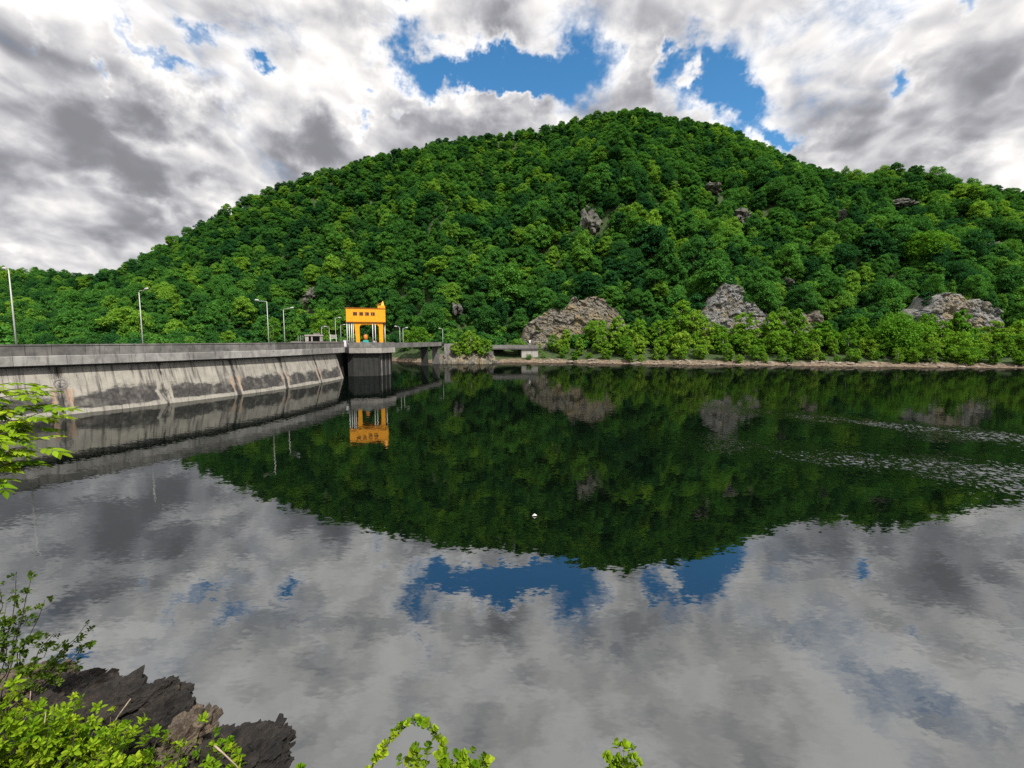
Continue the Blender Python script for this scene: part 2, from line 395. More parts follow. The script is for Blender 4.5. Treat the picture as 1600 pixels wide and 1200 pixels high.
def paint(name, c, rough=0.5, wear=0.15):
    m, t, b, o = new_mat(name); p = obj_pos(t)
    n = noise(t, p, 1.5, 7, 0.65)
    t.links.new(mixc(t, n.smooth(0.45, 0.75) * wear * 2, c, tuple(v * 0.55 for v in c)), b.inputs['Base Color'])
    b.inputs['Roughness'].default_value = rough
    return m
M['yellow'] = paint('yellow_paint', (0.96, 0.40, 0.006), 0.55, 0.30)
M['yellow_dark'] = paint('yellow_edge_paint', (0.42, 0.13, 0.012), 0.6)
M['white_paint'] = paint('white_paint', (0.78, 0.77, 0.75), 0.5)
M['lamp_grey'] = paint('lamp_grey', (0.50, 0.50, 0.49), 0.5)
M['teal'] = paint('teal_paint', (0.04, 0.40, 0.38), 0.5)
M['orange'] = paint('orange_paint', (0.75, 0.22, 0.03), 0.5)
M['pink'] = paint('pink_paint', (0.75, 0.42, 0.38), 0.6)
M['lilac'] = paint('lilac_paint', (0.50, 0.42, 0.68), 0.6)
M['rail_yellow'] = paint('rail_yellow', (0.55, 0.42, 0.14), 0.6)
M['black'] = paint('black_rubber', (0.02, 0.02, 0.02), 0.7)
M['silver'] = paint('car_silver', (0.62, 0.68, 0.70), 0.3)
def glass_mat():
    m, t, b, o = new_mat('dark_glass'); b.inputs['Base Color'].default_value = (0.012, 0.012, 0.014, 1); b.inputs['Roughness'].default_value = 0.08
    return m
M['glass'] = glass_mat()

def water_mat():
    m, t, b, o = new_mat('still_water'); t.nodes.remove(b)
    p = geo_pos(t); x, y, z = separate(t, p)
    # long low swell, fine ripples, and breezy patches with steeper ripples
    def slope(scale, stretch, amp, detail=3):
        c = noise(t, vmath(t, 'MULTIPLY', p, stretch), scale, detail, 0.55, color=True)
        return vmath(t, 'SCALE', vmath(t, 'SUBTRACT', c, (0.5, 0.5, 0.5)), scale=amp)
    s1 = slope(1.0, (0.6, 1.5, 1.0), 0.020); s2 = slope(5.0, (0.7, 1.5, 1.0), 0.030)
    def patch(x0, y0, x1, y1, w):
        L = math.hypot(x1 - x0, y1 - y0); ax, ay = (x1 - x0) / L, (y1 - y0) / L
        al = ((x - x0) * ax + (y - y0) * ay) * (1 / L); ac = ((x - x0) * ay - (y - y0) * ax) * (1 / w)
        return (ac * ac * -1.0).exp() * al.smooth(-0.15, 0.9)
    brk = noise(t, vmath(t, 'MULTIPLY', p, (0.30, 0.30, 1.0)), 1.0, 6, 0.7)
    pa = patch(24, 60, 46, 37, 3.0); pb = patch(10, 41, 34, 27, 3.6) * 0.6
    pm = (pa + pb) * brk.smooth(0.22, 0.72) + patch(12, 52, 44, 32, 9.0) * brk.smooth(0.40, 0.70) * 0.10
    s3 = slope(4.0, (0.95, 0.75, 1.0), 1.0, 3); n3 = s3.node
    t.links.new((pm * 2.5).s, n3.inputs['Scale'])
    s = vmath(t, 'ADD', vmath(t, 'ADD', s1, s2), s3)
    sx, sy, _ = separate(t, s)
    nrm = vmath(t, 'NORMALIZE', combine(t, sx, sy, 1.0))
    g = t.nodes.new('ShaderNodeBsdfGlossy'); g.inputs['Roughness'].default_value = 0.015; g.inputs['Color'].default_value = (0.95, 0.97, 0.97, 1)
    d = t.nodes.new('ShaderNodeBsdfDiffuse')
    d.inputs['Color'].default_value = (0.0015, 0.003, 0.002, 1)
    t.links.new(nrm, g.inputs['Normal'])
    lw = t.nodes.new('ShaderNodeLayerWeight'); t.links.new(nrm, lw.inputs['Normal']); lw.inputs['Blend'].default_value = 0.5
    f = NX(t, lw.outputs['Facing'])
    fr = f.clamp() * 0.13 + 0.22
    mx = t.nodes.new('ShaderNodeMixShader'); t.links.new(fr.s, mx.inputs[0]); t.links.new(d.outputs[0], mx.inputs[1]); t.links.new(g.outputs[0], mx.inputs[2])
    t.links.new(mx.outputs[0], o.inputs['Surface'])
    return m
M['water'] = water_mat()

# ------------------------------------------------------------------ terrain: the hill across the water
def curve(tab, k=1):
    a = np.array(tab, float)
    sx = np.array([ray(x, 450)[0] / ray(x, 450)[1] for x in a[:, 0]])
    fine = np.linspace(-3.2, 3.2, 1200); v = np.interp(fine, sx, a[:, k])
    ker = np.hanning(31); ker /= ker.sum(); v = np.convolve(np.pad(v, 15, 'edge'), ker, 'valid')
    return lambda s: np.interp(s, fine, v)
SH = [(-900, 80), (-400, 92), (0, 106), (200, 116), (330, 140), (420, 182), (470, 196), (600, 192), (660, 170), (760, 173), (850, 174), (900, 169), (1000, 163), (1100, 158), (1200, 153), (1400, 146), (1600, 139), (2000, 128), (2600, 110)]
ZB = [(-900, -18), (440, -18), (490, -2), (600, 0), (700, 0), (2600, 0)]
RG = [(-900, 480, 230), (-300, 478, 235), (0, 462, 240), (80, 444, 245), (150, 424, 250), (215, 402, 260), (300, 356, 280), (400, 302, 300), (500, 267, 318), (600, 237, 330), (700, 216, 340),
      (800, 203, 350), (870, 190, 355), (930, 171, 360), (970, 166, 360), (1050, 179, 355), (1130, 196, 345), (1200, 230, 335), (1290, 266, 320), (1350, 270, 310), (1450, 280, 290), (1530, 290, 275), (1600, 305, 262), (2000, 330, 235), (2600, 380, 200)]
f_sh = curve(SH); f_zb = curve(ZB); f_ry = curve(RG, 2)
RGZ = [(x, aty(x, y, Y)[2] - 6.5) for x, y, Y in RG]; f_rz = curve(RGZ)
# cliffs: (depth, top line in picture columns)
CL = [(187, [(812, 535), (820, 506), (850, 492), (880, 486), (905, 468), (920, 459), (950, 476), (975, 500), (992, 522), (1000, 535)]),
      (180, [(1088, 535), (1095, 495), (1110, 478), (1125, 458), (1138, 441), (1160, 456), (1185, 475), (1205, 490), (1218, 515)]),
      (176, [(1222, 530), (1230, 502), (1250, 491), (1288, 489), (1296, 515)]),
      (164, [(1428, 530), (1437, 490), (1460, 476), (1490, 459), (1512, 455), (1540, 468), (1575, 488), (1590, 520)])]
def cliff_top(s):
    tops = []
    for Y, tab in CL:
        xs = np.array([aty(x, y, Y + 6)[0] / (Y + 6) for x, y in tab]); zs = np.array([aty(x, y, Y + 6)[2] for x, y in tab])
        tops.append(np.interp(s, xs, zs, left=-50, right=-50))
    return tops
def terrain(s, Y):
    s = np.asarray(s, float); Y = np.asarray(Y, float)
    ys, zb, yr, zr = f_sh(s), f_zb(s), f_ry(s), f_rz(s)
    d = Y - ys + (fbm(np.stack([s * Y / 7.0, s * 0, s * 0 + 3.3], -1), 4, 0.6) - 0.5) * 5.0
    bank = np.interp(d, [-40, -4, 0, 2.5, 6, 13, 20, 26], [-9, -2.2, -0.15, 1.0, 2.2, 5.0, 7.3, 7.6])
    left = np.clip((zb) / -18.0, 0, 1)
    bank = bank * (1 - left) + (zb + np.clip(d, 0, 26) * 0.35) * left
    y0 = ys + 26; z0 = np.where(left > 0, bank, 7.6)
    t = (Y - y0) / np.maximum(yr - y0, 10)
    tc = np.clip(t, 0, 1); g = tc + 0.10 * np.sin(np.pi * tc) * (1 - 0.6 * tc)
    p = np.stack([s * Y / 55.0, Y / 90.0, np.zeros_like(Y)], -1)
    und = (fbm(p, 4) - 0.5) * 46 * np.sin(np.pi * np.clip(t, 0, 1)) ** 0.8
    rid = (fbm(p * 2.3 + 5, 3) - 0.5) * 8 * np.clip(t * 4, 0, 1)
    z = np.where(Y < y0, bank, z0 + (zr - z0) * g + np.where(t < 1, und, 0) + rid * np.where(t > 0.85, 0.5, 1))
    z = np.where(t > 1, zr + rid * 0.5 - (Y - yr) * 0.45, z)
    for (Yc, _), zt in zip(CL, cliff_top(s)):
        wall = np.clip((Y - Yc - 2) * 2.6 + 6, -60, None)
        z = np.where((zt > 9) & (Y > Yc + 2) & (t < 1), np.maximum(z, np.minimum(wall, zt - 1.5)), z)
    return z
NS, NY = 340, 170
S = np.linspace(-2.4, 2.4, NS); tY = np.linspace(0, 1, NY)
SS, TT = np.meshgrid(S, tY, indexing='ij')
YY = (f_sh(SS) - 38) + (TT ** 1.25) * (f_ry(SS) + 160 - f_sh(SS) + 38)
ZZ = terrain(SS, YY)
V = np.stack([SS * YY, YY, ZZ], -1).reshape(-1, 3)
ii = np.arange(NS * NY).reshape(NS, NY)
Q = np.stack([ii[:-1, :-1], ii[1:, :-1], ii[1:, 1:], ii[:-1, 1:]], -1).reshape(-1, 4)
hill = obj('hillside', mesh_np('hillside', V, Q, M['ground'], True)); tag(hill, kind='structure')
# far hill down the valley
def far_terrain(X, Y):
    s = X / Y
    top = np.interp(s, [-3, -1.6, -1.12, -1.0, -0.9, -0.75, -0.5], [60, 66, 80, 78, 66, 40, -20])
    k = np.clip((Y - 330) / 190, 0, 1.6)
    h = np.where(k < 1, k, 1 - (k - 1) * 0.8)
    return -20 + (top + 20 + (fbm(np.stack([X / 60, Y / 60, X * 0], -1), 3) - 0.5) * 14) * h
SS, YY = np.meshgrid(np.linspace(-2.6, -0.5, 70), np.linspace(330, 620, 40), indexing='ij')
V = np.stack([SS * YY, YY, far_terrain(SS * YY, YY)], -1).reshape(-1, 3); ii = np.arange(70 * 40).reshape(70, 40)
Q = np.stack([ii[:-1, :-1], ii[1:, :-1], ii[1:, 1:], ii[:-1, 1:]], -1).reshape(-1, 4)
tag(obj('far_hill', mesh_np('far_hill', V, Q, M['ground'], True)), kind='structure')
# valley floor and land sheet far around, under everything
gs = MB().box(-2500, 2500, -2500, 2500, -41, -40).build('ground', M['ground']); tag(gs, kind='structure')

# water of the reservoir
wv_ = MB(); wv_.add([(-82, -60, 0), (420, -60, 0), (420, 200, 0), (-50, 200, 0), (-50, 140, 0), (-44, 105, 0), (-55, 60, 0), (-82, 25, 0)], [tuple(range(8))])
water = wv_.build('water', M['water']); tag(water, kind='structure')

# ------------------------------------------------------------------ the dam
CC = np.array([-138.4, 102.5]); RW = 100.6; RP = RW - 0.87
ZP, ZPB, ZS = 8.1, 6.8, 5.75            # parapet top, parapet foot (deck), cornice underside
def pol(r, a): return (CC[0] + r * math.cos(RAD(a)), CC[1] + r * math.sin(RAD(a)))
dam = empty('dam', (*pol(RP, -24), 0)); tag(dam, 'long curved concrete dam with stained wall and grey parapet', 'dam')
DI = Matrix.Translation(-Vector(dam.location))
def arc_prism(prof, a0, a1, n, uv=False):
    """sweep a (radius, z) profile round the dam's centre"""
    m = len(prof); V = []; UV = []
    for i in range(n + 1):
        a = a0 + (a1 - a0) * i / n
        for r, z in prof:
            V.append((*pol(r, a), z)); UV.append((RAD(a + 90.0) * RW, z))
    Fc = [(i * m + k, (i + 1) * m + k, (i + 1) * m + (k + 1) % m, i * m + (k + 1) % m) for i in range(n) for k in range(m)]
    Fc += [tuple(range(m)), tuple(range(n * m, (n + 1) * m))[::-1]]
    return V, Fc, UV
def arc_part(name, prof, a0, a1, n, mat, parent, uv=False):
    V, Fc, UV = arc_prism(prof, a0, a1, n)
    L = parent.location if parent.parent is None else parent.parent.location
    me = mesh_np(name, [(v[0] - L[0], v[1] - L[1], v[2] - L[2]) for v in V], [f[::-1] for f in Fc], mat)
    if uv:
        l = me.uv_layers.new(name='UVMap')
        for lp in me.loops: l.data[lp.index].uv = UV[lp.vertex_index]
    bm = bmesh.new(); bm.from_mesh(me); bmesh.ops.recalc_face_normals(bm, faces=bm.faces[:]); bm.to_mesh(me); bm.free()
    return obj(name, me, parent)
# joints every 10.5 m of arc: phase chosen so that joints fall at -30, -24 ... degrees
JA = math.degrees(10.5 / RW)
k0 = round((-54 + 90) / JA); joints = [-90 + JA * k for k in range(k0, k0 + 11)]
joints = [a for a in joints if a < 3.2]
bat = 0.30
for a0, a1 in zip(joints[:-1], joints[1:]):
    prof = [(RW + 1.2, -4), (RW, 0.0), (RW - bat * ZS, ZS), (RW - bat * ZS - 1.2, ZS), (RW - 6, -4)]
    arc_part('wall_block', prof, a0 + 0.012, a1 - 0.012, 6, M['dam_wall'], dam, True)
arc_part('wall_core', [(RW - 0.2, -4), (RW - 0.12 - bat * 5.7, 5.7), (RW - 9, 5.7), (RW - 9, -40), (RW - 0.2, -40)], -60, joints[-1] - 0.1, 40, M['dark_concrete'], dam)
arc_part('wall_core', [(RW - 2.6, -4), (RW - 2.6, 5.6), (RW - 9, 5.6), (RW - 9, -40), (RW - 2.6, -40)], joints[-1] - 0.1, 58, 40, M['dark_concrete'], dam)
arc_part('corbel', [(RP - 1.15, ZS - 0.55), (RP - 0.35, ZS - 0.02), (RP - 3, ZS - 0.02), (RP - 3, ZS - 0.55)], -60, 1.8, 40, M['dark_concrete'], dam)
arc_part('deck', [(RP - 0.45, ZS + 0.02), (RP - 0.45, ZPB), (RP - 7.4, ZPB), (RP - 7.4, ZS + 0.02)], -62, 56, 80, M['asphalt'], dam)
def seg_line(a0, a1, step, name, prof, mat, jit=0.0):
    a = a0
    while a < a1:
        b = min(a + step * (1 + random.uniform(-jit, jit)), a1)
        dr = random.uniform(-0.015, 0.02); dz_ = random.uniform(-0.012, 0.012)
        arc_part(name, [(r + dr, z + dz_) for r, z in prof], a + 0.012, b - 0.012, 2, mat, dam)
        a = b
seg_line(-58, 1.6, 1.55, 'parapet_panel', [(RP, ZPB + 0.05), (RP, ZP - 0.16), (RP + 0.06, ZP - 0.15), (RP + 0.06, ZP), (RP - 0.4, ZP), (RP - 0.4, ZPB + 0.05)], M['parapet'], 0.3)
seg_line(-58, 1.6, 3.1, 'cornice_slab', [(RP + 0.14, ZS), (RP + 0.14, ZPB - 0.04), (RP + 0.10, ZPB + 0.02), (RP - 0.44, ZPB + 0.02), (RP - 0.44, ZS)], M['cornice'], 0.25)
seg_line(8, 54, 3.0, 'parapet_panel', [(RP, ZS), (RP, ZP), (RP - 0.4, ZP), (RP - 0.4, ZS)], M['concrete'])
arc_part('downstream_parapet', [(RP - 7.0, ZS), (RP - 7.0, ZP - 0.05), (RP - 7.4, ZP - 0.05), (RP - 7.4, ZS)], -62, 56, 80, M['pale_concrete'], dam)
# round drain outlet low on the wall
po = aty(95, 600, 52.5)
mb = MB().lathe([(0.62, -0.3), (0.64, 0.02), (0.56, 0.05), (0.50, 0.04), (0.48, -0.12)], n=20)
for q in range(4):
    w = q * 1.6 + 0.4; c_ = (0.24 * math.cos(w), 0.24 * math.sin(w))
    mb.lathe([(0.02, 0.06), (0.12, 0.03), (0.16, -0.06), (0.14, -0.2)][::-1], c_[0], c_[1], 8)
ang = math.degrees(math.atan2(po[1] - CC[1], po[0] - CC[0])); rr = RW - bat * po[2]
do = mb.build('drain_outlet', M['concrete'], dam, smooth=False)
nv = Vector((math.cos(RAD(ang)), math.sin(RAD(ang)), bat)).normalized()
do.rotation_euler = nv.to_track_quat('Z', 'Y').to_euler(); do.location = Vector((*pol(rr, ang), po[2])) - dam.location

# ------------------------------------------------------------------ intake pier with its platform, beside the dam
GA = np.array([-37.9, 106.6])                      # left front corner of the platform
fx = Vector((0.955, 0.297, 0)).normalized(); fy = Vector((-fx.y, fx.x, 0)); ROTG = math.atan2(fx.y, fx.x)
pier = empty('intake_pier', (GA[0], GA[1], 0), ROTG); tag(pier, 'dark ribbed intake pier with concrete platform under the yellow gantry', 'pier')
poly = [(-0.2, 0.0), (7.2, 0.0), (10.4, 5.5), (10.6, 17), (-6, 17), (-6, 6), (-0.6, 0.6)]
MB().prism(poly, 5.55, 6.74).build('platform', M['asphalt'], pier)
def edge_strip(p0, p1, z0, z1, th, out_, name, mat, step):
    p0 = np.array(p0, float); p1 = np.array(p1, float); L = np.linalg.norm(p1 - p0); d = (p1 - p0) / L; nrm = np.array([d[1], -d[0]])
    k = max(1, round(L / step))
    for i in range(k):
        a = p0 + d * (L * i / k + 0.012) + nrm * out_; b = p0 + d * (L * (i + 1) / k - 0.012) + nrm * out_
        MB().prism([a, b, b - nrm * th, a - nrm * th], z0 + random.uniform(-.01, .01), z1 + random.uniform(-.012, .012)).build(name, mat, pier)
for (a, b) in (((-0.2, 0), (7.2, 0)), ((7.2, 0), (10.4, 5.5)), ((10.4, 5.5), (10.6, 17))):
    edge_strip(a, b, 6.78, 8.0, 0.35, 0.03, 'parapet_panel', M['parapet'], 2.4)
    edge_strip(a, b, 5.5, 6.72, 0.6, 0.16, 'cornice_slab', M['pale_concrete'], 3.7)
MB().prism([(0.6, 0.7), (6.6, 0.7), (9.6, 6), (9.6, 15), (-1.5, 15), (-0.6, 1.5)], -6, 5.5).build('shaft', M['dark_concrete'], pier)
for (a, b, n_) in (((0.7, 0.7), (6.6, 0.7), 5), ((6.6, 0.7), (9.6, 6), 6), ((9.6, 6), (9.6, 15), 7)):
    for i in range(n_ + 1):
        q = np.array(a) * (1 - i / n_) + np.array(b) * i / n_
        MB().box(q[0] - 0.13, q[0] + 0.13, q[1] - (0.10 if a[0] < 5 else 0.3), q[1] + 0.25, -6, 5.45).build('rib', M['concrete' if (i % 2 and a[0] > 5) else 'dark_concrete'], pier)
for i in range(9):
    x0 = 10.3; y0 = 6 + i * 1.2
    MB().tube([(x0, y0, 6.7), (x0, y0, 7.9)], 0.04, 6).build('rail_post', M['rail_yellow'], pier)

# ------------------------------------------------------------------ yellow gantry house on the platform
GX = empty('gantry_house', (GA[0] - 0.95, GA[1] + 0.9, 6.76), ROTG)
tag(GX, 'bright yellow gantry crane house on legs above the dam crest', 'gantry crane')
w, dp, zb_, zt_ = 8.9, 5.6, 6.1, 9.35
body = MB().box(0, w, 0, dp, zb_, zt_ - 0.14).build('cabin', M['yellow'], GX)
MB().box(-0.12, w + 0.12, -0.12, dp + 0.12, zt_ - 0.135, zt_).build('roof', M['yellow_dark'], body)
MB().box(-0.03, w + 0.03, -0.03, dp + 0.03, zb_ - 0.12, zb_ + 0.02).build('sill_band', M['yellow_dark'], body)
for i in range(7):
    xx = 0.02 + i * (w - 0.1) / 6
    MB().box(xx, xx + 0.06, -0.035, -0.002, zb_ + 0.1, zt_ - 0.15).build('cladding_rib', M['yellow'], body)
for g_ in range(4):
    for k in range(2):
        x0 = 1.62 + g_ * 1.33 + k * 0.45
        fr = MB(); z0, z1 = 7.62, 8.32
        fr.box(x0 - 0.05, x0, -0.06, 0, z0 - 0.05, z1 + 0.05).box(x0 + 0.38, x0 + 0.43, -0.06, 0, z0 - 0.05, z1 + 0.05)
        fr.box(x0, x0 + 0.38, -0.06, 0, z0 - 0.05, z0).box(x0, x0 + 0.38, -0.06, 0, z1, z1 + 0.05)
        wo = fr.build('window', M['yellow_dark'], body)
        MB().box(x0 + 0.002, x0 + 0.378, -0.03, -0.003, z0 + 0.002, z1 - 0.002).build('pane', M['glass'], wo)
def portal(y0, y1):
    """flat portal frame with tapering legs and rounded corners"""
    xl0, xl1, xr0, xr1 = 1.75, 2.9, 7.35, 8.35
    outer = [(xl0 + 0.45, 0), (xl0, zb_ - 0.13), (xr1, zb_ - 0.13), (xr1 - 0.1, 0)]
    inner = [(xr0 + 0.05, 0), (xr0, 4.7)]
    for k in range(1, 6): a = RAD(90 * k / 6); inner.append((xr0 - 0.6 + 0.6 * math.cos(a), 4.7 + 0.75 * math.sin(a)))
    inner.append((xr0 - 0.6, 5.45)); inner.append((xl1 + 0.6, 5.45))
    for k in range(1, 6): a = RAD(90 + 90 * k / 6); inner.append((xl1 + 0.6 + 0.6 * math.cos(a), 4.7 + 0.75 * math.sin(a)))
    inner += [(xl1, 4.7), (xl1 + 0.02, 0)]
    pl = outer[:1] + outer[1:] + inner; n = len(pl)
    m = MB(); V_ = [(x, y0, z) for x, z in pl] + [(x, y1, z) for x, z in pl]
    m.add(V_, [tuple(range(n)), tuple(range(n, 2 * n))[::-1]] + [(i, i + n, (i + 1) % n + n, (i + 1) % n) for i in range(n)])
    return m
portal(0.3, 1.0).build('portal_frame', M['yellow'], GX)
portal(dp - 1.0, dp - 0.3).build('portal_frame', M['yellow'], GX)
for x0 in (2.1, 7.5):
    MB().box(x0, x0 + 0.55, 1.02, dp - 1.02, 0.35, 0.95).build('end_carriage', M['yellow_dark'], GX)
for x0 in (0.12, 0.62, 1.12, 1.5, 5.9, 6.5):
    MB().tube([(x0, 0.35, 0.0), (x0, 0.35, zb_ - 0.14)], 0.085, 8).build('downpipe', M['white_paint'], GX, smooth=True)
for y0 in (1.2, 2.8, 4.4):
    MB().tube([(8.75, y0, 0.0), (8.75, y0, zb_ - 0.14)], 0.085, 8).build('downpipe', M['white_paint'], GX, smooth=True)
jib = MB().box(7.2, 8.9, 0.6, 2.2, zt_ + 0.01, zt_ + 0.65)
jib.add([(7.9, 0.7, zt_ + 0.66), (8.7, 0.7, zt_ + 0.66), (8.7, 1.8, zt_ + 0.66), (7.9, 1.8, zt_ + 0.66), (8.35, 1.1, zt_ + 1.75), (8.5, 1.1, zt_ + 1.75), (8.5, 1.3, zt_ + 1.75), (8.35, 1.3, zt_ + 1.75)],
        [(3, 2, 1, 0), (4, 5, 6, 7), (0, 1, 5, 4), (1, 2, 6, 5), (2, 3, 7, 6), (3, 0, 4, 7)])
jb = jib.build('roof_hoist', M['yellow'], GX)
MB().tube([(8.4, 1.2, zt_ + 1.5), (7.0, 1.2, zt_ + 0.75)], 0.07, 6).build('stay', M['yellow_dark'], jb)

# machinery on the platform under the gantry
def gl(x, y): p_ = Vector((GA[0], GA[1], 0)) + fx * x + fy * y; return (p_.x, p_.y)
hm = empty('hoist_machine', (*gl(3.6, 2.6), 6.75), ROTG); tag(hm, 'teal hoist machine with rounded orange motor standing inside the gantry portal', 'machine')
MB().box(-0.65, 0.65, -0.5, 0.5, 0, 1.75).build('pedestal', M['teal'], hm, bevel=0.08)
MB().box(-0.8, 0.8, -0.62, 0.62, 0.9, 1.2).build('flange', M['teal'], hm, bevel=0.05)
MB().lathe([(0.2, 1.76), (0.42, 1.95), (0.50, 2.4), (0.46, 2.8), (0.25, 3.1), (0.1, 3.15)], n=16).build('motor', M['orange'], hm, smooth=True)
MB().tube([(0, 0, 3.1), (0, 0, 4.4)], 0.12, 8).build('lifting_screw', M['black'], hm, smooth=True)
hb = empty('control_box', (*gl(5.6, 2.0), 6.75), ROTG); tag(hb, 'small pale pink control box on the platform beside the teal machine', 'control box')
MB().box(-0.45, 0.45, -0.3, 0.3, 0.25, 1.6).build('housing', M['pink'], hb, bevel=0.04); MB().box(-0.3, 0.3, -0.2, 0.2, 0, 0.26).build('plinth', M['concrete'], hb)
MB().box(-0.32, 0.32, -0.33, -0.303, 0.4, 1.45).build('door', M['lilac'], hb)
hb = empty('utility_cabinet', (*gl(-1.1, 2.6), 6.75), ROTG); tag(hb, 'lilac utility cabinet between the white pipes left of the gantry leg', 'cabinet')
MB().box(-0.4, 0.4, -0.3, 0.3, 0.12, 1.75).build('housing', M['lilac'], hb, bevel=0.04); MB().box(-0.45, 0.45, -0.35, 0.35, 0, 0.125).build('plinth', M['concrete'], hb)
MB().box(-0.3, 0.3, -0.33, -0.303, 0.3, 1.6).build('door', M['white_paint'], hb)

# parked car behind the parapet
def make_car(loc, rz):
    c = empty('parked_car', loc, rz); tag(c, 'pale silver car parked behind the parapet left of the gantry', 'car')
    prof = [(-2.1, 0.35), (-2.12, 0.72), (-1.9, 0.92), (-1.0, 0.98), (1.35, 0.98), (2.0, 0.86), (2.12, 0.6), (2.05, 0.35)]
    def ex(pr, hw, hw2=None):
        n = len(pr); hw2 = hw2 or [hw] * n
        V_ = [(-h_, y, z) for (y, z), h_ in zip(pr, hw2)] + [(h_, y, z) for (y, z), h_ in zip(pr, hw2)]
        return MB().add(V_, [tuple(range(n))[::-1], tuple(range(n, 2 * n))] + [(i, (i + 1) % n, (i + 1) % n + n, i + n) for i in range(n)])
    ex(prof, 0.86).build('body', M['silver'], c, bevel=0.04)
    cab = [(-1.75, 0.985), (-1.3, 1.42), (0.35, 1.46), (1.15, 0.985)]
    ex(cab, 0.8, [0.8, 0.64, 0.64, 0.8]).build('windows', M['glass'], c)
    ex([(-1.32, 1.425), (-1.28, 1.48), (0.3, 1.515), (0.38, 1.463)], 0.66).build('roof', M['silver'], c)
    for sx_ in (-1, 1):
        for y in (-1.3, 1.3):
            MB().tube([(sx_ * 0.72, y, 0.32), (sx_ * 0.9, y, 0.32)], 0.32, 14).build('wheel', M['black'], c)
        MB().box(sx_ * 0.78 - 0.06, sx_ * 0.78 + 0.06, -2.16, -2.05, 0.7, 0.9).build('tail_light', M['orange'], c)
a_car = 9.5
pc = pol(RP - 2.4, a_car); make_car((pc[0] , pc[1], ZPB + 0.004), RAD(a_car))

# ------------------------------------------------------------------ street lamps along the crest
def lamp(loc, top, arm, lab, armlen=1.5, rad=0.065):
    """arm: unit vector towards the road"""
    e = empty('street_lamp', loc); tag(e, lab, 'street lamp', 'street lamps along the dam and approach road')
    h = top
    MB().tube([(0, 0, 0), (0, 0, h * 0.5), (0, 0, h - 0.15)], [rad * 1.35, rad * 1.1, rad * 0.75], 8).build('pole', M['lamp_grey'], e, smooth=True)
    MB().tube([(0, 0, h - 0.2), (arm[0] * 0.12, arm[1] * 0.12, h), (arm[0] * armlen, arm[1] * armlen, h + 0.12)], [rad * 0.75, rad * 0.7, rad * 0.5], 6).build('arm', M['lamp_grey'], e)
    m = MB(); a = np.array([arm[0], arm[1], 0.07]); q = np.array([0, 0, h + 0.12]) + a * armlen
    m.tube([q - a * 0.1, q + a * 0.1, q + a * 0.55, q + a * 0.75], [0.06, 0.15, 0.17, 0.05], 8)
    m.build('lamp_head', M['lamp_grey'], e, smooth=True)
    MB().lathe([(0.22, 0), (0.22, 0.04), (0.1, 0.08)], n=10).build('base_plate', M['lamp_grey'], e)
def crest_hit(sx, r):
    # where the line X = sx*Y meets a circle round the dam's centre (far branch on the dam's left part)
    A = sx * sx + 1; B = -2 * (sx * CC[0] + CC[1]); C_ = CC @ CC - r * r
    dd = math.sqrt(max(B * B - 4 * A * C_, 0)); return [(-B - dd) / (2 * A), (-B + dd) / (2 * A)]
def lamp_at(px_, py_top, Y, z0, side, lab, **k):
    p = aty(px_, 533, Y); zt = aty(px_, py_top, Y)[2]
    rad_v = np.array([p[0] - CC[0], p[1] - CC[1]]); rad_v /= np.linalg.norm(rad_v)
    lamp((p[0], p[1], z0), zt - z0, rad_v * side, lab, **k)
def y_on(px_, r):
    s_ = ray(px_, 533)[0] / ray(px_, 533)[1]; c = [y for y in crest_hit(s_, r) if y > 0]; return c
lamp_at(25, 421, min(y_on(25, RP - 0.9)), ZPB, -1, 'tall street lamp rising over the parapet at the picture\'s left edge', armlen=1.3)
lamp_at(223, 455, min(y_on(223, RP - 6.4)), ZPB, 1, 'lone street lamp over the dam, second from the left edge')
lamp_at(420, 471, min(y_on(420, RP - 0.9)), ZPB, -1, 'taller street lamp of the close pair mid dam, arm to the left', armlen=1.7)
lamp_at(445, 483, min(y_on(445, RP - 6.4)), ZPB, 1, 'shorter street lamp of the close pair mid dam, arm to the right')
lamp_at(503, 511, 183, 6.9, 1, 'grey lamp beside the small concrete shelter, arm to the right')
lamp_at(515, 511, 181, 6.9, -1, 'grey lamp facing left, near the white frame behind the dam')
lamp_at(525, 497, 150, 6.9, 1, 'white lamp on the crest between white frame and parked car', armlen=1.0)
lamp_at(533, 508, 165, 6.9, 1, 'small lamp just above the parked car', armlen=1.0)

# plateau at the far end of the crest, with a shelter and a white frame
MB().prism([(-90, 172), (-70, 172), (-58, 163), (-50, 172), (-55, 200), (-90, 200)], 3.0, 6.85).build('approach_road', M['pale_concrete']).__setitem__('kind', 'structure')
sh_ = aty(491, 533, 174); shl = empty('concrete_shelter', (sh_[0], sh_[1], 6.86), RAD(22)); tag(shl, 'low flat-roofed concrete shelter with dark openings behind the dam', 'shelter')
MB().box(-3.3, 3.3, -1.6, 1.6, 3.2, 3.7).build('roof', M['pale_concrete'], shl); MB().box(-0.2, 2.2, -1.0, 1.0, 3.705, 4.3).build('roof_box', M['concrete'], shl)
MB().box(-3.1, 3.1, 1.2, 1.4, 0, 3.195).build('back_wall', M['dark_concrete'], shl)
for x0, x1 in ((-3.1, -1.9), (-1.0, -0.5), (2.0, 3.1)): MB().box(x0, x1, -1.4, -1.15, 0, 3.195).build('front_pier', M['pale_concrete'], shl)
for i in range(3): MB().box(-5.6 + i * 0.8, -5.35 + i * 0.8, -0.2, 0.2, 0, 3.4).build('fence_post', M['concrete'], shl)
wf = aty(521, 533, 160); wfr = empty('white_frame', (wf[0], wf[1], 6.86), RAD(15)); tag(wfr, 'white open metal frame standing beside lamps behind the dam', 'frame')
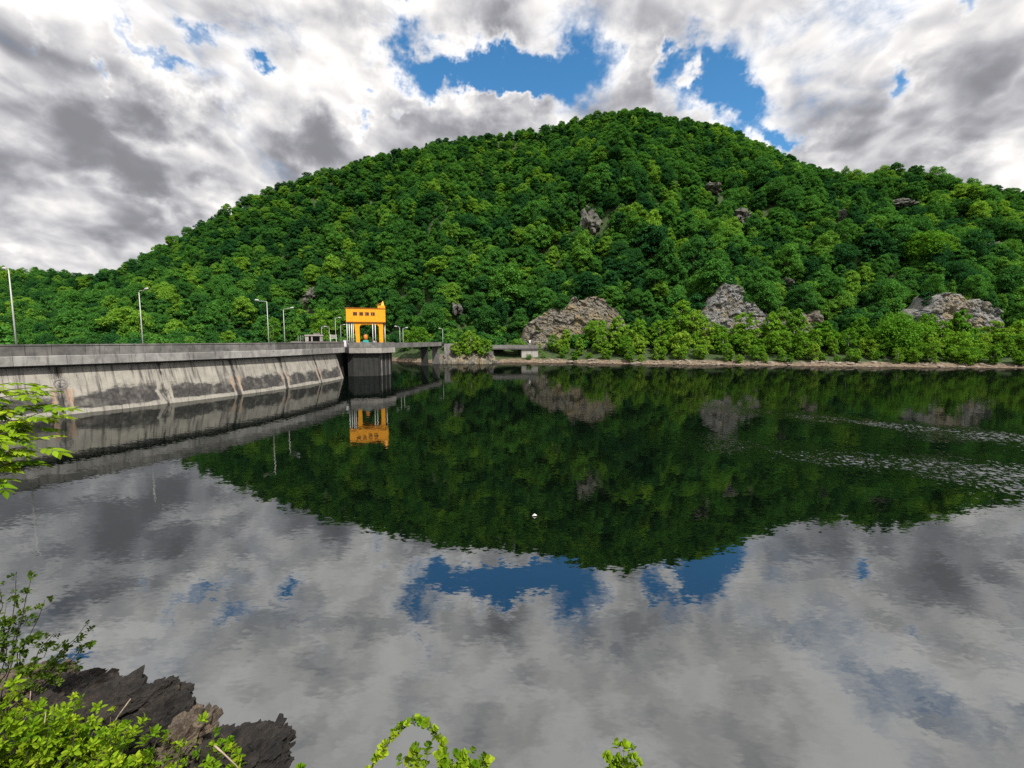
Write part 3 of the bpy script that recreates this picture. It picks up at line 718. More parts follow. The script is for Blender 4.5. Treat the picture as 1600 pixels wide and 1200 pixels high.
for x0 in (-1.0, 0.9): MB().box(x0, x0 + 0.14, -0.07, 0.07, 0, 3.6).build('upright', M['white_paint'], wfr)
MB().box(-1.2, 1.3, -0.06, 0.06, 2.25, 2.42).build('crossbar', M['white_paint'], wfr)
MB().box(-0.86, 0.9, -0.04, 0.04, 2.6, 3.5).build('panel', M['pale_concrete'], wfr)

# ------------------------------------------------------------------ bridges on the approach road
def bridge(name, p0, p1, zt, th, lab, piers, wid=6.0):
    p0 = np.array(p0, float); p1 = np.array(p1, float); L = np.linalg.norm(p1 - p0); rz = math.atan2(*(p1 - p0)[::-1])
    b = empty(name, (p0[0], p0[1], 0), rz); tag(b, lab, 'bridge')
    MB().box(0, L, 0.1, wid - 0.1, zt - th, zt - 1.1).build('deck', M['concrete'], b)
    k = max(1, round(L / 4))
    for i in range(k):
        for y0 in (0, wid - 0.3):
            MB().box(L * i / k + 0.01, L * (i + 1) / k - 0.01, y0, y0 + 0.3, zt - 1.35, zt + random.uniform(-.02, .02)).build('parapet_panel', M['concrete'], b)
    for x, wd, m_ in piers: MB().box(x - wd / 2, x + wd / 2, 0.6, wid - 0.6, -4, zt - th - 0.004).build('pier', M[m_], b)
    return b
pp = gl(10.2, 14.5)
b0 = onz(690, 567, 0) * 1.0; b0 = aty(690, 540, 166)
bridge('approach_bridge', (pp[0], pp[1]), (b0[0], b0[1]), 7.75, 1.4, 'narrow grey concrete bridge from the gantry platform to the wooded point', [(30, 0.8, 'dark_concrete'), (41.5, 1.6, 'concrete')], 3.4)
w0 = aty(694, 540, 169); w1 = aty(763, 540, 175.5); wl = np.array([w1[0] - w0[0], w1[1] - w0[1]]); wn_ = np.linalg.norm(wl)
rw = empty('road_wall', (w0[0], w0[1], 0), math.atan2(wl[1], wl[0])); tag(rw, 'low grey roadside wall behind the trees of the rocky point', 'wall', kind='thing')
for i in range(4): MB().box(wn_ * i / 4 + 0.01, wn_ * (i + 1) / 4 - 0.01, 0, 0.4, 2.0, 7.2 - 0.12 * i).build('wall_panel', M['concrete'], rw)
c0 = aty(762, 540, 176); c1 = aty(842, 540, 178)
bridge('road_bridge', (c0[0], c0[1]), (c1[0], c1[1]), 6.6, 1.7, 'short weathered road bridge with dark opening beside the shore cliffs', [(1.0, 2.4, 'concrete'), (16.5, 6.5, 'pale_concrete')])
for q, (x_, yt, Yv, sd_, lab) in enumerate([(625, 511, 137, -1, 'slim lamp on the approach bridge, left of a pair'), (630, 513, 140, 1, 'slim lamp on the approach bridge, right of a pair'),
                                 (692, 514, 166, -1, 'lamp at the shore end of the approach bridge')]):
    lamp_at(x_, yt, Yv, 6.2, sd_, lab, armlen=0.8, rad=0.07)
st = aty(828, 535, 179); sg = empty('road_sign', (st[0], st[1], 5.6)); tag(sg, 'small white road sign on the short road bridge', 'sign')
MB().tube([(0, 0, 0), (0, 0, 2.9)], 0.05, 6).build('post', M['lamp_grey'], sg); MB().box(-0.35, 0.35, -0.08, -0.055, 1.9, 2.9).build('plate', M['white_paint'], sg)

# ------------------------------------------------------------------ rocks
def rough_rock(nu, nv, fn, amp, fs, seed, steps=0.0):
    """grid sheet from fn(u,v)->(point, normal) roughened with ledges and cracks"""
    U, Vv = np.meshgrid(np.linspace(0, 1, nu), np.linspace(0, 1, nv), indexing='ij')
    P_, N_ = fn(U, Vv)
    q = P_ * fs + seed * 7.3
    n = fbm(q * np.array([1, 1, 1.7]), 5, 0.6) - 0.5
    r = 1 - np.abs(fbm(q * 1.7 + 3, 4, 0.55) - 0.5) * 4
    sk = P_ @ np.array([[1, 0, 0.35], [0, 1, 0], [-0.25, 0, 1.5]])
    f1, e1 = facets(sk, steps * 1.6, seed); f2, e2 = facets(sk, steps * 0.6, seed + 3); f3, e3 = facets(sk, steps * 0.27, seed + 5)
    disp = n * 0.9 + f1 * 0.9 + f2 * 0.45 + f3 * 0.22 - (e1 < 0.06) * 0.15
    P_ = P_ + N_ * (disp * amp)[..., None]
    ii = np.arange(nu * nv).reshape(nu, nv)
    return P_.reshape(-1, 3), np.stack([ii[:-1, :-1], ii[1:, :-1], ii[1:, 1:], ii[:-1, 1:]], -1).reshape(-1, 4)
labs = ['broad brown and grey cliff face above the short road bridge', 'tall grey cliff with tan top above the shore thicket', 'small brown rock face between two larger shore cliffs', 'rounded pale cliff above the thicket near the picture\'s right edge']
for i, (Yc, tab) in enumerate(CL):
    xs = np.array([aty(x, y, Yc)[0] for x, y in tab]); zs = np.array([aty(x, y, Yc + 4)[2] for x, y in tab])
    def fn(U, Vv):
        X = xs[0] - 2.5 + (xs[-1] - xs[0] + 5) * U; zt = np.interp(X, xs, zs) + (fbm(np.stack([X / 5.0, X * 0, X * 0 + i], -1), 4, 0.6) - 0.5) * 7 * np.clip(np.minimum(U, 1 - U) * 5, 0, 1)
        T = np.clip(Vv / 0.8, 0, 1); back = np.clip((Vv - 0.8) / 0.2, 0, 1)
        Z = 4 + (zt - 4) * T + back * 0.5
        edge = np.clip(np.minimum(U, 1 - U) * 6, 0, 1)
        Y = Yc - 1.5 * edge + T * 4.0 + back * 9 + (1 - edge) * 3
        return np.stack([X, Y, Z], -1), np.stack([X * 0, X * 0 - 1, X * 0 + 0.25 ], -1) * (1 - back[..., None] * 0.7)
    Vr, Fr = rough_rock(150, 80, fn, 1.5, 0.13, i, 3.0)
    org = np.array([(xs[0] + xs[-1]) / 2, Yc, 6.0])
    o = obj('rock_cliff', mesh_np('rock_cliff', Vr - org, Fr[:, ::-1], M['cliff' if i in (0, 2) else 'grey_cliff']), loc=org)
    tag(o, labs[i], 'cliff', 'rock faces along the far shore')
OUT = [(926, 342, 34, 58, 'grey crag in the forest left of the hill\'s middle'), (1162, 336, 26, 30, 'small grey crag among trees under the summit\'s right slope'), (1118, 292, 26, 24, 'little rock outcrop high below the summit'),
       (1416, 316, 44, 18, 'flat pale ledge high on the right ridge'), (1556, 382, 50, 16, 'low rock ledge in the forest at the right edge'), (714, 481, 18, 28, 'small tan rock patch above the approach bridge'), (1232, 440, 12, 18, 'tiny pale stone patch left of the lime tree'),
       (482, 462, 24, 28, 'brownish bare rock patch behind the paired lamps'), (1318, 335, 10, 26, 'thin upright stone by a bare trunk on the right slope')]
def hit_terrain(x, y):
    r = ray(x, y); s = r[0] / r[1]; sl = r[2] / r[1]
    Y = np.linspace(150, 420, 1100); z = terrain(np.full_like(Y, s), Y); k = np.argmax(z > HC + sl * Y)
    return Y[k]
ROCKREG = []
for i, (x, y, wpx, hpx, lab) in enumerate(OUT):
    Y = hit_terrain(x, y + 12) - 2.5; c = aty(x, y, Y); k = Y / F; a, b_ = wpx * k * 0.42, hpx * k * 0.42
    bm = bmesh.new(); bmesh.ops.create_icosphere(bm, subdivisions=4, radius=1.0)
    P_ = np.array([v.co[:] for v in bm.verts]); Fr = [[v.index for v in f.verts] for f in bm.faces]; bm.free()
    n = fbm(P_ * 1.6 + i * 5, 5, 0.6); f1, _ = facets(P_, 0.6, i); f2, _ = facets(P_, 0.25, i + 4); q = 1 + (n - 0.5) * 1.0 + f1 * 0.5 + f2 * 0.22
    P_ = P_ * q[:, None] * np.array([a, 7.0, b_]); P_[:, 1] += P_[:, 2] * 0.7 + 5
    o = obj('rock_outcrop', mesh_np('rock_outcrop', P_, Fr, M['crag']), loc=c); tag(o, lab, 'rock outcrop', 'rock outcrops in the hillside forest')
    ROCKREG.append((x, y, wpx * 0.55, hpx * 0.6, Y + 8))
# wooded rocky point between the two bridges
def pt_fn(U, Vv):
    x0 = aty(672, 560, 166)[0]; x1 = aty(780, 560, 172)[0]
    X = x0 + (x1 - x0) * U; e = np.sin(np.pi * U) ** 0.5
    Y = 163 + Vv * 22 + (1 - e) * 6; Z = -1.0 + np.minimum(Vv * 10, 1) * 1.6 + Vv * 6.5 * e
    return np.stack([X, Y, Z], -1), np.stack([X * 0, X * 0 - 0.5, X * 0 + 1], -1)
Vr, Fr = rough_rock(60, 40, pt_fn, 1.3, 0.22, 9, 1.2)
tag(obj('rocky_point', mesh_np('rocky_point', Vr, Fr, M['cliff'])), kind='structure')
# pale stones along the water's edge
mb = MB()
for k in range(420):
    x = rng.uniform(840, 1700); s = ray(x, 560)[0] / ray(x, 560)[1]; Y = float(f_sh(s)) + rng.uniform(-0.3, 3.2); r = rng.uniform(0.12, 0.5) * (1 if rng.random() < .85 else 2)
    z = float(terrain(s, Y)); a = rng.uniform(0, 6.28); V_ = []
    for zz, q in ((-0.3, 0.9), (0.25, 1.0), (0.6, 0.5)):
        for j in range(6): t_ = a + j * math.pi / 3; rr_ = r * q * rng.uniform(0.75, 1.2); V_.append((s * Y + rr_ * 1.5 * math.cos(t_), Y + rr_ * math.sin(t_), z + r * zz))
    mb.add(V_, [(i_ * 6 + j, i_ * 6 + (j + 1) % 6, (i_ + 1) * 6 + (j + 1) % 6, (i_ + 1) * 6 + j) for i_ in range(2) for j in range(6)] + [tuple(range(12, 18))])
tag(mb.build('shore_stones', M['shore_stone']), 'pale stones strewn along the far waterline', 'stones', kind='stuff')

# ------------------------------------------------------------------ trees
def crown_mesh(name, mat, R, Hc, nl, per, leaf, seed, top=0.0, droop=0.0, flat=1.0, lobe=1.0):
    """foliage: leaf-sized kites spread over many overlapping lobes inside an uneven crown"""
    g = np.random.default_rng(seed); quads = []
    lob = []
    for k in range(nl):
        h = (k + 0.5) / nl; prof = math.sin(math.pi * min(1, 0.12 + 0.88 * (1 - h)) ** (0.75)) if top else math.sqrt(max(0, 1 - (2 * (h * 0.92 + 0.02) - 0.88) ** 2 * 0.95))
        if top: prof = (1 - h) ** 0.8 * 1.0 + 0.12
        a = k * 2.399 + g.uniform(-0.5, 0.5); rr = R * prof * g.uniform(0.40, 0.92)
        lob.append((rr * math.cos(a), rr * math.sin(a), Hc * (h * 0.9 + 0.05) + g.uniform(-.05, .05) * Hc, R * g.uniform(0.22, 0.46) * (0.65 + 0.5 * prof) * lobe))
    for lx, ly, lz, lr in lob:
        n = int(per * (lr / (R * 0.35)) ** 2)
        d = g.normal(size=(n, 3)); d /= np.linalg.norm(d, axis=1)[:, None]; d[:, 2] = np.where(d[:, 2] < -0.25, -d[:, 2] * g.uniform(0.2, 1, n), d[:, 2])
        rad = lr * (g.uniform(0.55, 1.0, n) ** 0.5) * g.uniform(0.85, 1.25, n)
        c = np.array([lx, ly, lz]) + d * rad[:, None] * np.array([1.0, 1.0, 0.95 * flat])
        c[:, 2] -= droop * rad * (1 - d[:, 2])
        nr = d * 0.7 + np.array([0, 0, 0.55]) + g.normal(size=(n, 3)) * 0.45; nr /= np.linalg.norm(nr, axis=1)[:, None]
        t = np.cross(nr, g.normal(size=(n, 3))); t /= np.linalg.norm(t, axis=1)[:, None]; b = np.cross(nr, t)
        s = leaf * g.uniform(0.55, 1.35, n)[:, None]
        q = np.stack([c + t * s, c + b * s * 0.55 + nr * s * 0.15, c - t * s, c - b * s * 0.55 + nr * s * 0.15], 1)
        quads.append(q)
    q = np.concatenate(quads); return quads_mesh(name, q.reshape(-1, 3), len(q), mat)
def trunk_mesh(name, mat, H, r, seed, lean=0.05):
    g = random.Random(seed); m = MB(); dx_, dy_ = g.uniform(-lean, lean) * H, g.uniform(-lean, lean) * H
    m.tube([(0, 0, -1.5), (dx_ * .3, dy_ * .3, H * .35), (dx_, dy_, H * .85)], [r * 1.3, r, r * 0.35], 6)
    for k in range(4):
        a = k * 1.7 + g.uniform(0, 1); h = H * (0.4 + 0.12 * k); L = H * 0.28
        m.tube([(dx_ * h / H, dy_ * h / H, h), (dx_ + math.cos(a) * L, dy_ + math.sin(a) * L, h + L * 0.7)], [r * .45, r * .15], 5)
    return m.mesh(name, mat, True)
VAR = []
for k in range(9):
    R = [5.2, 4.6, 5.8, 4.2, 5.0, 6.2, 4.4, 4.8, 5.4][k]; Hc = [11.5, 12.0, 11.0, 11, 10, 11.5, 13.0, 10.5, 12.5][k]
    VAR.append(dict(crown=crown_mesh('crown', M['forest_leaf'], R, Hc, 28 + k % 4 * 4, 230, 0.34, 100 + k, flat=0.95, lobe=0.86), trunk=trunk_mesh('trunk', M['bark'], 9, 0.24, k)))
for k in range(2):
    VAR.append(dict(crown=crown_mesh('crown', M['forest_leaf'], 3.4, 12, 20, 150, 0.42, 200 + k, top=1.0), trunk=trunk_mesh('trunk', M['bark'], 11, 0.2, 40 + k)))
SVAR = []
for k in range(7):
    R = [2.3, 2.9, 2.0, 3.3, 2.6, 1.8, 2.4][k]; Hc = [5.5, 5.0, 6.5, 5.6, 7.5, 7.0, 4.6][k]
    SVAR.append(dict(crown=crown_mesh('crown', M['shore_leaf'], R, Hc, 26 + k % 3 * 4, 190, 0.21, 300 + k, lobe=0.78, droop=0.25 if k in (2, 5) else 0.0), trunk=trunk_mesh('trunk', M['pale_bark' if k in (2, 4, 5) else 'bark'], Hc * 0.85, 0.10, 60 + k)))
def plant_tree(name, var, loc, rz, sc, zc, label, group, cat='tree'):
    e = empty(name, loc, rz); e.scale = sc if hasattr(sc, '__len__') else (sc,) * 3; tag(e, label, cat, group)
    obj('trunk', var['trunk'], e); obj('crown', var['crown'], e, loc=(0, 0, zc))
    return e
# scatter over the hill
sp = 5.5; gx, gy = np.meshgrid(np.arange(-430, 520, sp), np.arange(118, 470, sp * 0.92), indexing='ij')
X = (gx + rng.uniform(-.45, .45, gx.shape) * sp).ravel(); Y = (gy + rng.uniform(-.45, .45, gy.shape) * sp).ravel(); s = X / Y
d = Y - f_sh(s); yr = f_ry(s); Z = terrain(s, Y)
lft = s < -0.43
ok = (np.abs(s) < 1.28) & (Y < yr + 16) & (((d > np.where(s > 0.06, 21, 27)) & ~lft) | (lft & (d > 8) & (Z > -12)))
ok &= ~((X > -92) & (X < -46) & (Y < 203) & (Y > 150))                 # plateau
hyp = np.hypot(X - CC[0], Y - CC[1]); ok &= ~((hyp < RP + 8) & (hyp > RP - 12) & (Y < 190))
kill = np.zeros_like(ok)
for (Yc, tab), zt in zip(CL, cliff_top(s)):
    kill |= (zt > 7) & (Y > Yc - 14) & (Y < Yc + 6.5)
pxx, pyy = project(np.stack([X, Y, Z + 7], -1))
for (rx, ry, rw, rh, rY) in ROCKREG:
    kill |= (((pxx - rx) / (rw + 8)) ** 2 + ((pyy - ry) / (rh + 5)) ** 2 < 1) & (Y < rY)
ok &= ~kill
X, Y, Z, s = X[ok], Y[ok], Z[ok], s[ok]; N = len(X)
up_ = np.clip((Y - f_sh(s) - 30) / 110, 0, 1)
scl = (0.50 - 0.10 * up_ + (0.60 - 0.18 * up_) * rng.random(N) ** 1.5) * np.where(rng.random(N) < 0.08, 1.3, 1.0)
scl = scl * (0.72 + 0.62 * fbm(np.stack([X / 30, Y / 30, Z / 60], -1), 3)); nr_ = Y > f_ry(s) - 30; scl = np.where(nr_, np.minimum(scl, 0.60), np.where(Y > f_ry(s) - 75, np.minimum(scl, 0.78), scl))
anis = rng.uniform(0.74, 1.30, (N, 3)); anis[:, 2] = np.where(nr_, 0.85, anis[:, 2])
vi = np.where(rng.random(N) < 0.05, rng.integers(9, 11, N), rng.integers(0, 9, N)); rot = rng.uniform(0, 6.283, N)
cz = 1.2
# those that show largest in the picture become trees of their own
pxx, pyy = project(np.stack([X, Y, Z + 8 * scl], -1))
inview = (pxx > 0) & (pxx < 1600) & (pyy < 525)
size = np.where(inview, scl / Y, 0) ; order = np.argsort(-size); ind = set(order[:295].tolist())
ZONES = [(70, 'by the tall edge lamp'), (170, 'left of the lone second lamp'), (250, 'behind the lone second lamp'), (340, 'right of the lone second lamp'), (400, 'left of the paired lamps'), (470, 'behind the paired lamps'), (540, 'behind the concrete shelter'), (610, 'behind the yellow gantry'), (700, 'above the approach bridge'), (760, 'above the wooded point'), (815, 'above the road bridge'),
         (905, 'over the broad cliff\'s left half'), (1000, 'over the broad cliff\'s right half'), (1090, 'between the two left cliffs'), (1155, 'over the tall cliff\'s left half'), (1225, 'over the tall cliff\'s right half'), (1340, 'over the small brown cliff'), (1430, 'behind the dome-shaped tree'), (1510, 'over the pale cliff\'s left half'), (9999, 'near the right edge')]
def zone(x_): return next(n_ for b_, n_ in ZONES if x_ < b_)
def tree_label(slim, sc__, x_, y_):
    size_ = 'small' if sc__ < 0.68 else ('large' if sc__ > 0.98 else 'middling')
    return '%s %s tree, %s, %s' % (size_, 'slender' if slim else 'round-crowned', 'lowest on the slope' if y_ > 480 else ('low on the slope' if y_ > 440 else ('partway up the slope' if y_ > 395 else 'higher up the slope')), zone(x_))
for k in order[:295]:
    lab = tree_label(vi[k] >= 9, scl[k], pxx[k], pyy[k]); nm = 'hillside_tree'; gr = 'trees of the hillside forest'
    plant_tree(nm, VAR[vi[k]], (X[k], Y[k], Z[k]), rot[k], tuple(scl[k] * anis[k]), cz, lab, gr)
rest = np.array([k for k in range(N) if k not in ind])
# far hill points
gx, gy = np.meshgrid(np.arange(-900, -260, 8.0), np.arange(400, 540, 8.0), indexing='ij')
X2 = (gx + rng.uniform(-4, 4, gx.shape)).ravel(); Y2 = (gy + rng.uniform(-4, 4, gy.shape)).ravel(); o2 = (X2 / Y2 > -1.35) & (X2 / Y2 < -0.7)
X2, Y2 = X2[o2], Y2[o2]; Z2 = far_terrain(X2, Y2)
PX = np.r_[X[rest], X2]; PY = np.r_[Y[rest], Y2]; PZ = np.r_[Z[rest], Z2] + cz
PS = np.r_[scl[rest][:, None] * anis[rest], rng.uniform(.6, 1.1, (len(X2), 3))]; PR = np.r_[rot[rest], rng.uniform(0, 6.28, len(X2))]; PI_ = np.r_[vi[rest], rng.integers(0, 9, len(X2))]
pc_ = bpy.data.collections.new('forest_kinds')
for k, v in enumerate(VAR):
    o = bpy.data.objects.new('kind_%02d' % k, v['crown']); pc_.objects.link(o)
me = bpy.data.meshes.new('forest'); me.from_pydata(np.stack([PX, PY, PZ], -1).tolist(), [], [])
for nm, ty, arr in (('size', 'FLOAT_VECTOR', PS), ('turn', 'FLOAT', PR), ('which', 'INT', PI_)):
    at = me.attributes.new(nm, ty, 'POINT'); at.data.foreach_set('vector' if ty == 'FLOAT_VECTOR' else 'value', arr.astype(np.int32 if ty == 'INT' else np.float32).ravel())
forest = tag(obj('forest', me), 'dense green broadleaf forest covering the hill', 'forest', kind='stuff')
ng = bpy.data.node_groups.new('forest_scatter', 'GeometryNodeTree')
ng.interface.new_socket('Geometry', in_out='INPUT', socket_type='NodeSocketGeometry'); ng.interface.new_socket('Geometry', in_out='OUTPUT', socket_type='NodeSocketGeometry')
gi = ng.nodes.new('NodeGroupInput'); go = ng.nodes.new('NodeGroupOutput'); iop = ng.nodes.new('GeometryNodeInstanceOnPoints'); ci = ng.nodes.new('GeometryNodeCollectionInfo')
ci.inputs['Collection'].default_value = pc_; ci.inputs['Separate Children'].default_value = True; ci.inputs['Reset Children'].default_value = True
def na(nm, ty):
    n = ng.nodes.new('GeometryNodeInputNamedAttribute'); n.data_type = ty; n.inputs['Name'].default_value = nm; return n.outputs['Attribute']
cx_ = ng.nodes.new('ShaderNodeCombineXYZ'); ng.links.new(na('turn', 'FLOAT'), cx_.inputs[2])
ng.links.new(gi.outputs[0], iop.inputs['Points']); ng.links.new(ci.outputs[0], iop.inputs['Instance']); iop.inputs['Pick Instance'].default_value = True
ng.links.new(na('which', 'INT'), iop.inputs['Instance Index']); ng.links.new(cx_.outputs[0], iop.inputs['Rotation']); ng.links.new(na('size', 'FLOAT_VECTOR'), iop.inputs['Scale'])
ng.links.new(iop.outputs[0], go.inputs[0])
forest.modifiers.new('scatter', 'NODES').node_group = ng

UVAR = [crown_mesh('bush', M['forest_leaf'], 2.3 + 0.3 * k, 3.6 + 0.4 * k, 9, 110, 0.34, 700 + k) for k in range(4)]
uc = bpy.data.collections.new('undergrowth_kinds')
for k, m_ in enumerate(UVAR): uc.objects.link(bpy.data.objects.new('bush_%02d' % k, m_))
gx, gy = np.meshgrid(np.arange(-360, 430, 4.4), np.arange(118, 380, 4.4), indexing='ij')
X3 = (gx + rng.uniform(-2, 2, gx.shape)).ravel(); Y3 = (gy + rng.uniform(-2, 2, gy.shape)).ravel(); s3 = X3 / Y3; d3 = Y3 - f_sh(s3); Z3 = terrain(s3, Y3)
hyp = np.hypot(X3 - CC[0], Y3 - CC[1])
ok = (np.abs(s3) < 1.25) & (Y3 < f_ry(s3) + 4) & (((d3 > np.where(s3 > 0.07, 14, 10)) & (s3 > -0.43)) | ((s3 <= -0.43) & (d3 > 8) & (Z3 > -12))) & ~((X3 > -90) & (X3 < -46) & (Y3 < 200) & (Y3 > 150)) & ~((hyp < RP + 6) & (hyp > RP - 9.5) & (Y3 < 190))
for (Yc, tab), zt in zip(CL, cliff_top(s3)): ok &= ~((zt > 10) & (Y3 > Yc - 4) & (Y3 < Yc + 4.5) & (rng.random(len(Y3)) < 0.84))
p3x, p3y = project(np.stack([X3, Y3, Z3 + 3], -1))
for (rx, ry, rw, rh, rY) in ROCKREG: ok &= ~((((p3x - rx) / rw) ** 2 + ((p3y - ry) / rh) ** 2 < 1) & (Y3 < rY - 4))
X3, Y3, Z3 = X3[ok], Y3[ok], Z3[ok]; n3_ = len(X3)
me = bpy.data.meshes.new('undergrowth'); me.from_pydata(np.stack([X3, Y3, Z3 - 0.3], -1).tolist(), [], [])
for nm, ty, arr in (('size', 'FLOAT_VECTOR', rng.uniform(.6, 1.3, (n3_, 3))), ('turn', 'FLOAT', rng.uniform(0, 6.28, n3_)), ('which', 'INT', rng.integers(0, 4, n3_))):
    at = me.attributes.new(nm, ty, 'POINT'); at.data.foreach_set('vector' if ty == 'FLOAT_VECTOR' else 'value', arr.astype(np.int32 if ty == 'INT' else np.float32).ravel())
und_ = tag(obj('undergrowth', me), 'low green undergrowth between the trees of the hill', 'undergrowth', kind='stuff')
ng2 = ng.copy(); ng2.nodes[ci.name].inputs['Collection'].default_value = uc
und_.modifiers.new('scatter', 'NODES').node_group = ng2

# thicket along the far shore
SHZ = [(900, 'by the road bridge'), (950, 'under the broad cliff\'s left half'), (1000, 'under the broad cliff\'s right half'), (1050, 'left of the tall feathery tree'), (1095, 'right of the tall feathery tree'), (1155, 'under the tall cliff\'s left half'), (1225, 'under the tall cliff\'s right half'), (1300, 'under the small brown cliff'),
       (1345, 'just left of the dome-shaped tree'), (1440, 'at the dome-shaped tree\'s foot'), (1510, 'under the pale cliff\'s left half'), (1580, 'under the pale cliff\'s right half'), (9999, 'at the right edge')]
def shore_zone(x_): return next(n_ for b_, n_ in SHZ if x_ < b_)
x = 838.0
while x < 1690:
    for row in range(3):
        xx = x + rng.uniform(-12, 12); s_ = ray(xx, 540)[0] / ray(xx, 540)[1]; Yv = float(f_sh(s_)) + (3.5, 9, 15.5)[row] + rng.uniform(-1.5, 2)
        k = int(rng.integers(0, 7)); sc_ = (0.6 + 0.65 * rng.random()) * (0.75, 1.15, 1.45)[row] * (0.72 if xx < 930 else 1.05)
        pale = k in (2, 5)
        plant_tree('shore_tree', SVAR[k], (s_ * Yv, Yv, float(terrain(s_, Yv)) - 0.1), rng.uniform(0, 6.28), sc_, 0.15,
                   '%s %s tree, %s, %s' % ('short' if sc_ < 0.75 else ('tall' if sc_ > 1.35 else 'middling'), 'pale drooping' if pale else 'bright bushy', ('front of thicket', 'middle of thicket', 'back of thicket')[row], shore_zone(xx)),
                   'young trees along the far shore')
    x += 17
big = dict(crown=crown_mesh('crown', M['shore_leaf'], 9.0, 12.5, 34, 190, 0.40, 501), trunk=trunk_mesh('trunk', M['bark'], 10, 0.35, 77))
p = aty(1392, 560, 158); plant_tree('shore_tree', big, (p[0], 156, 3.2), 0.4, (1.0, 0.7, 1.0), 0.6, 'largest dome-shaped bright green tree in the shore thicket', 'young trees along the far shore')
lim = dict(crown=crown_mesh('crown', M['shore_leaf'], 7.5, 13, 26, 200, 0.42, 502), trunk=trunk_mesh('trunk', M['bark'], 11, 0.3, 78))
p = aty(1440, 455, 196); plant_tree('lime_tree', lim, (p[0], 196, float(terrain(p[0] / 196, 196)) + 1), 0.4, 1.0, 1.0, 'large lime-green tree rising above the dome-shaped shore tree', 'standout trees on the hill')
for (x_, yb, Yv, sc_, lab) in [(1062, 520, 176, 1.75, 'tall pale feathery tree between the two left cliffs'), (1083, 520, 178, 1.3, 'shorter pale feathery tree right beside the tall one'), (504, 530, 188, 1.75, 'pale green pointed tree behind the small concrete shelter'),
                         (655, 535, 176, 1.2, 'bright bushy tree behind the approach bridge'), (640, 535, 180, 1.0, 'smaller bushy tree left behind the approach bridge'), (428, 531, 172, 1.2, 'pale bush right behind the paired crest lamps')]:
    p = aty(x_, yb, Yv); k = 4 if 'pale' in lab else 3
    plant_tree('shore_tree', SVAR[k], (p[0], Yv, p[2] - 1), rng.uniform(0, 6), sc_, 0.2, lab, 'standout young trees')
for q, (x_, Yv, sc_, k) in enumerate([(712, 169, .8, 0), (724, 171, 1.0, 2), (736, 170, 1.15, 4), (745, 173, 1.0, 1), (758, 170, .95, 0), (700, 172, .5, 6), (730, 166.5, .6, 6), (752, 167, .6, 6), (718, 166, .45, 0), (764, 172, .7, 2)]):
    p = aty(x_, 556, Yv)
    plant_tree('point_tree', SVAR[k], (p[0], Yv, 2.4 + (Yv - 166) * 0.25), q * 1.3, sc_, 0.15, '%s tree on the rocky point between the bridges' % ('green young', 'drooping young', 'tallest young', 'broad young', 'rightmost large', 'leftmost low', 'front low middle', 'front low right', 'front low left', 'slim rightmost')[q], 'young trees on the rocky point')

# ------------------------------------------------------------------ near bank, under and beside the camera
def bank_z(X, Y):
    z = 7.0 - 1.25 * np.maximum(Y, -1.5) + 3.05 * np.exp(-((X + 4.9) / 1.25) ** 2) * np.clip((Y - 1.0) / 2.0, 0, 1)
    z = z + (fbm(np.stack([X * 0.9, Y * 0.9, X * 0], -1), 4) - 0.5) * 0.5
    return np.maximum(z - np.clip(Y - 5.2, 0, 9) * 2.2, -2.5)
XX, YY = np.meshgrid(np.linspace(-60, 60, 240), np.concatenate([np.linspace(-60, -2, 12), np.linspace(-1.8, 9, 60)]), indexing='ij')
ZZ = bank_z(XX, YY); V = np.stack([XX, YY, ZZ], -1).reshape(-1, 3); ii = np.arange(XX.size).reshape(XX.shape)
Q = np.stack([ii[:-1, :-1], ii[1:, :-1], ii[1:, 1:], ii[:-1, 1:]], -1).reshape(-1, 4)
M['bank'] = simple_mat('bank_soil', (0.05, 0.04, 0.028), (0.03, 0.026, 0.018), 2.0, 0.95, bmp=0.6, local=False)
tag(obj('near_bank', mesh_np('near_bank', V, Q, M['bank'], True)), kind='structure')

def boulder(x, y, Yv, wpx, hpx, dm, seed, mat, lab, tilt=0.0):
    c = aty(x, y, Yv); k = Yv / F; a, b_ = wpx * k / 2, hpx * k / 2
    bm = bmesh.new(); bmesh.ops.create_icosphere(bm, subdivisions=6, radius=1.0)
    P_ = np.array([v.co[:] for v in bm.verts]); Fr = np.array([[v.index for v in f.verts] for f in bm.faces]); bm.free()
    T = Euler((0.5, tilt, 0.3)).to_matrix(); Tm = np.array(T)
    q = P_ @ Tm.T
    lay = q[:, 2] * 6 + fbm(q * 1.5 + seed, 3) * 2.2; saw = (lay - np.floor(lay))
    n1 = fbm(q * np.array([1.5, 1.5, 2.4]) + seed * 3, 6, 0.62) - 0.5
    n2 = np.abs(fbm(q * np.array([4.0, 4.0, 7.0]) + seed, 4, 0.6) - 0.5)
    f1, _ = facets(q * np.array([1, 1, 1.4]), 0.5, seed); f2, _ = facets(q * np.array([1, 1, 1.5]), 0.18, seed + 2)
    f_ = 1 + n1 * 0.55 - saw * 0.08 - n2 * 0.14 + f1 * 0.55 + f2 * 0.14
    f_ = 0.92 + np.tanh((f_ - 0.92) * 2.2) / 2.2 * 0.85
    P_ = P_ * f_[:, None] * np.array([a, dm, b_]) * 1.1
    o = obj('rock', mesh_np('rock', P_, Fr, mat), loc=c); tag(o, lab, 'rock', 'jagged rocks on the near bank')
boulder(168, 1162, 4.3, 185, 140, 0.7, 1, M['dark_rock'], 'largest jagged dark rock on the near bank, lower left', 0.5)
boulder(225, 1100, 4.4, 70, 44, 0.25, 2, M['dark_rock'], 'small dark rock crest on the water side of the largest rock', 0.4)
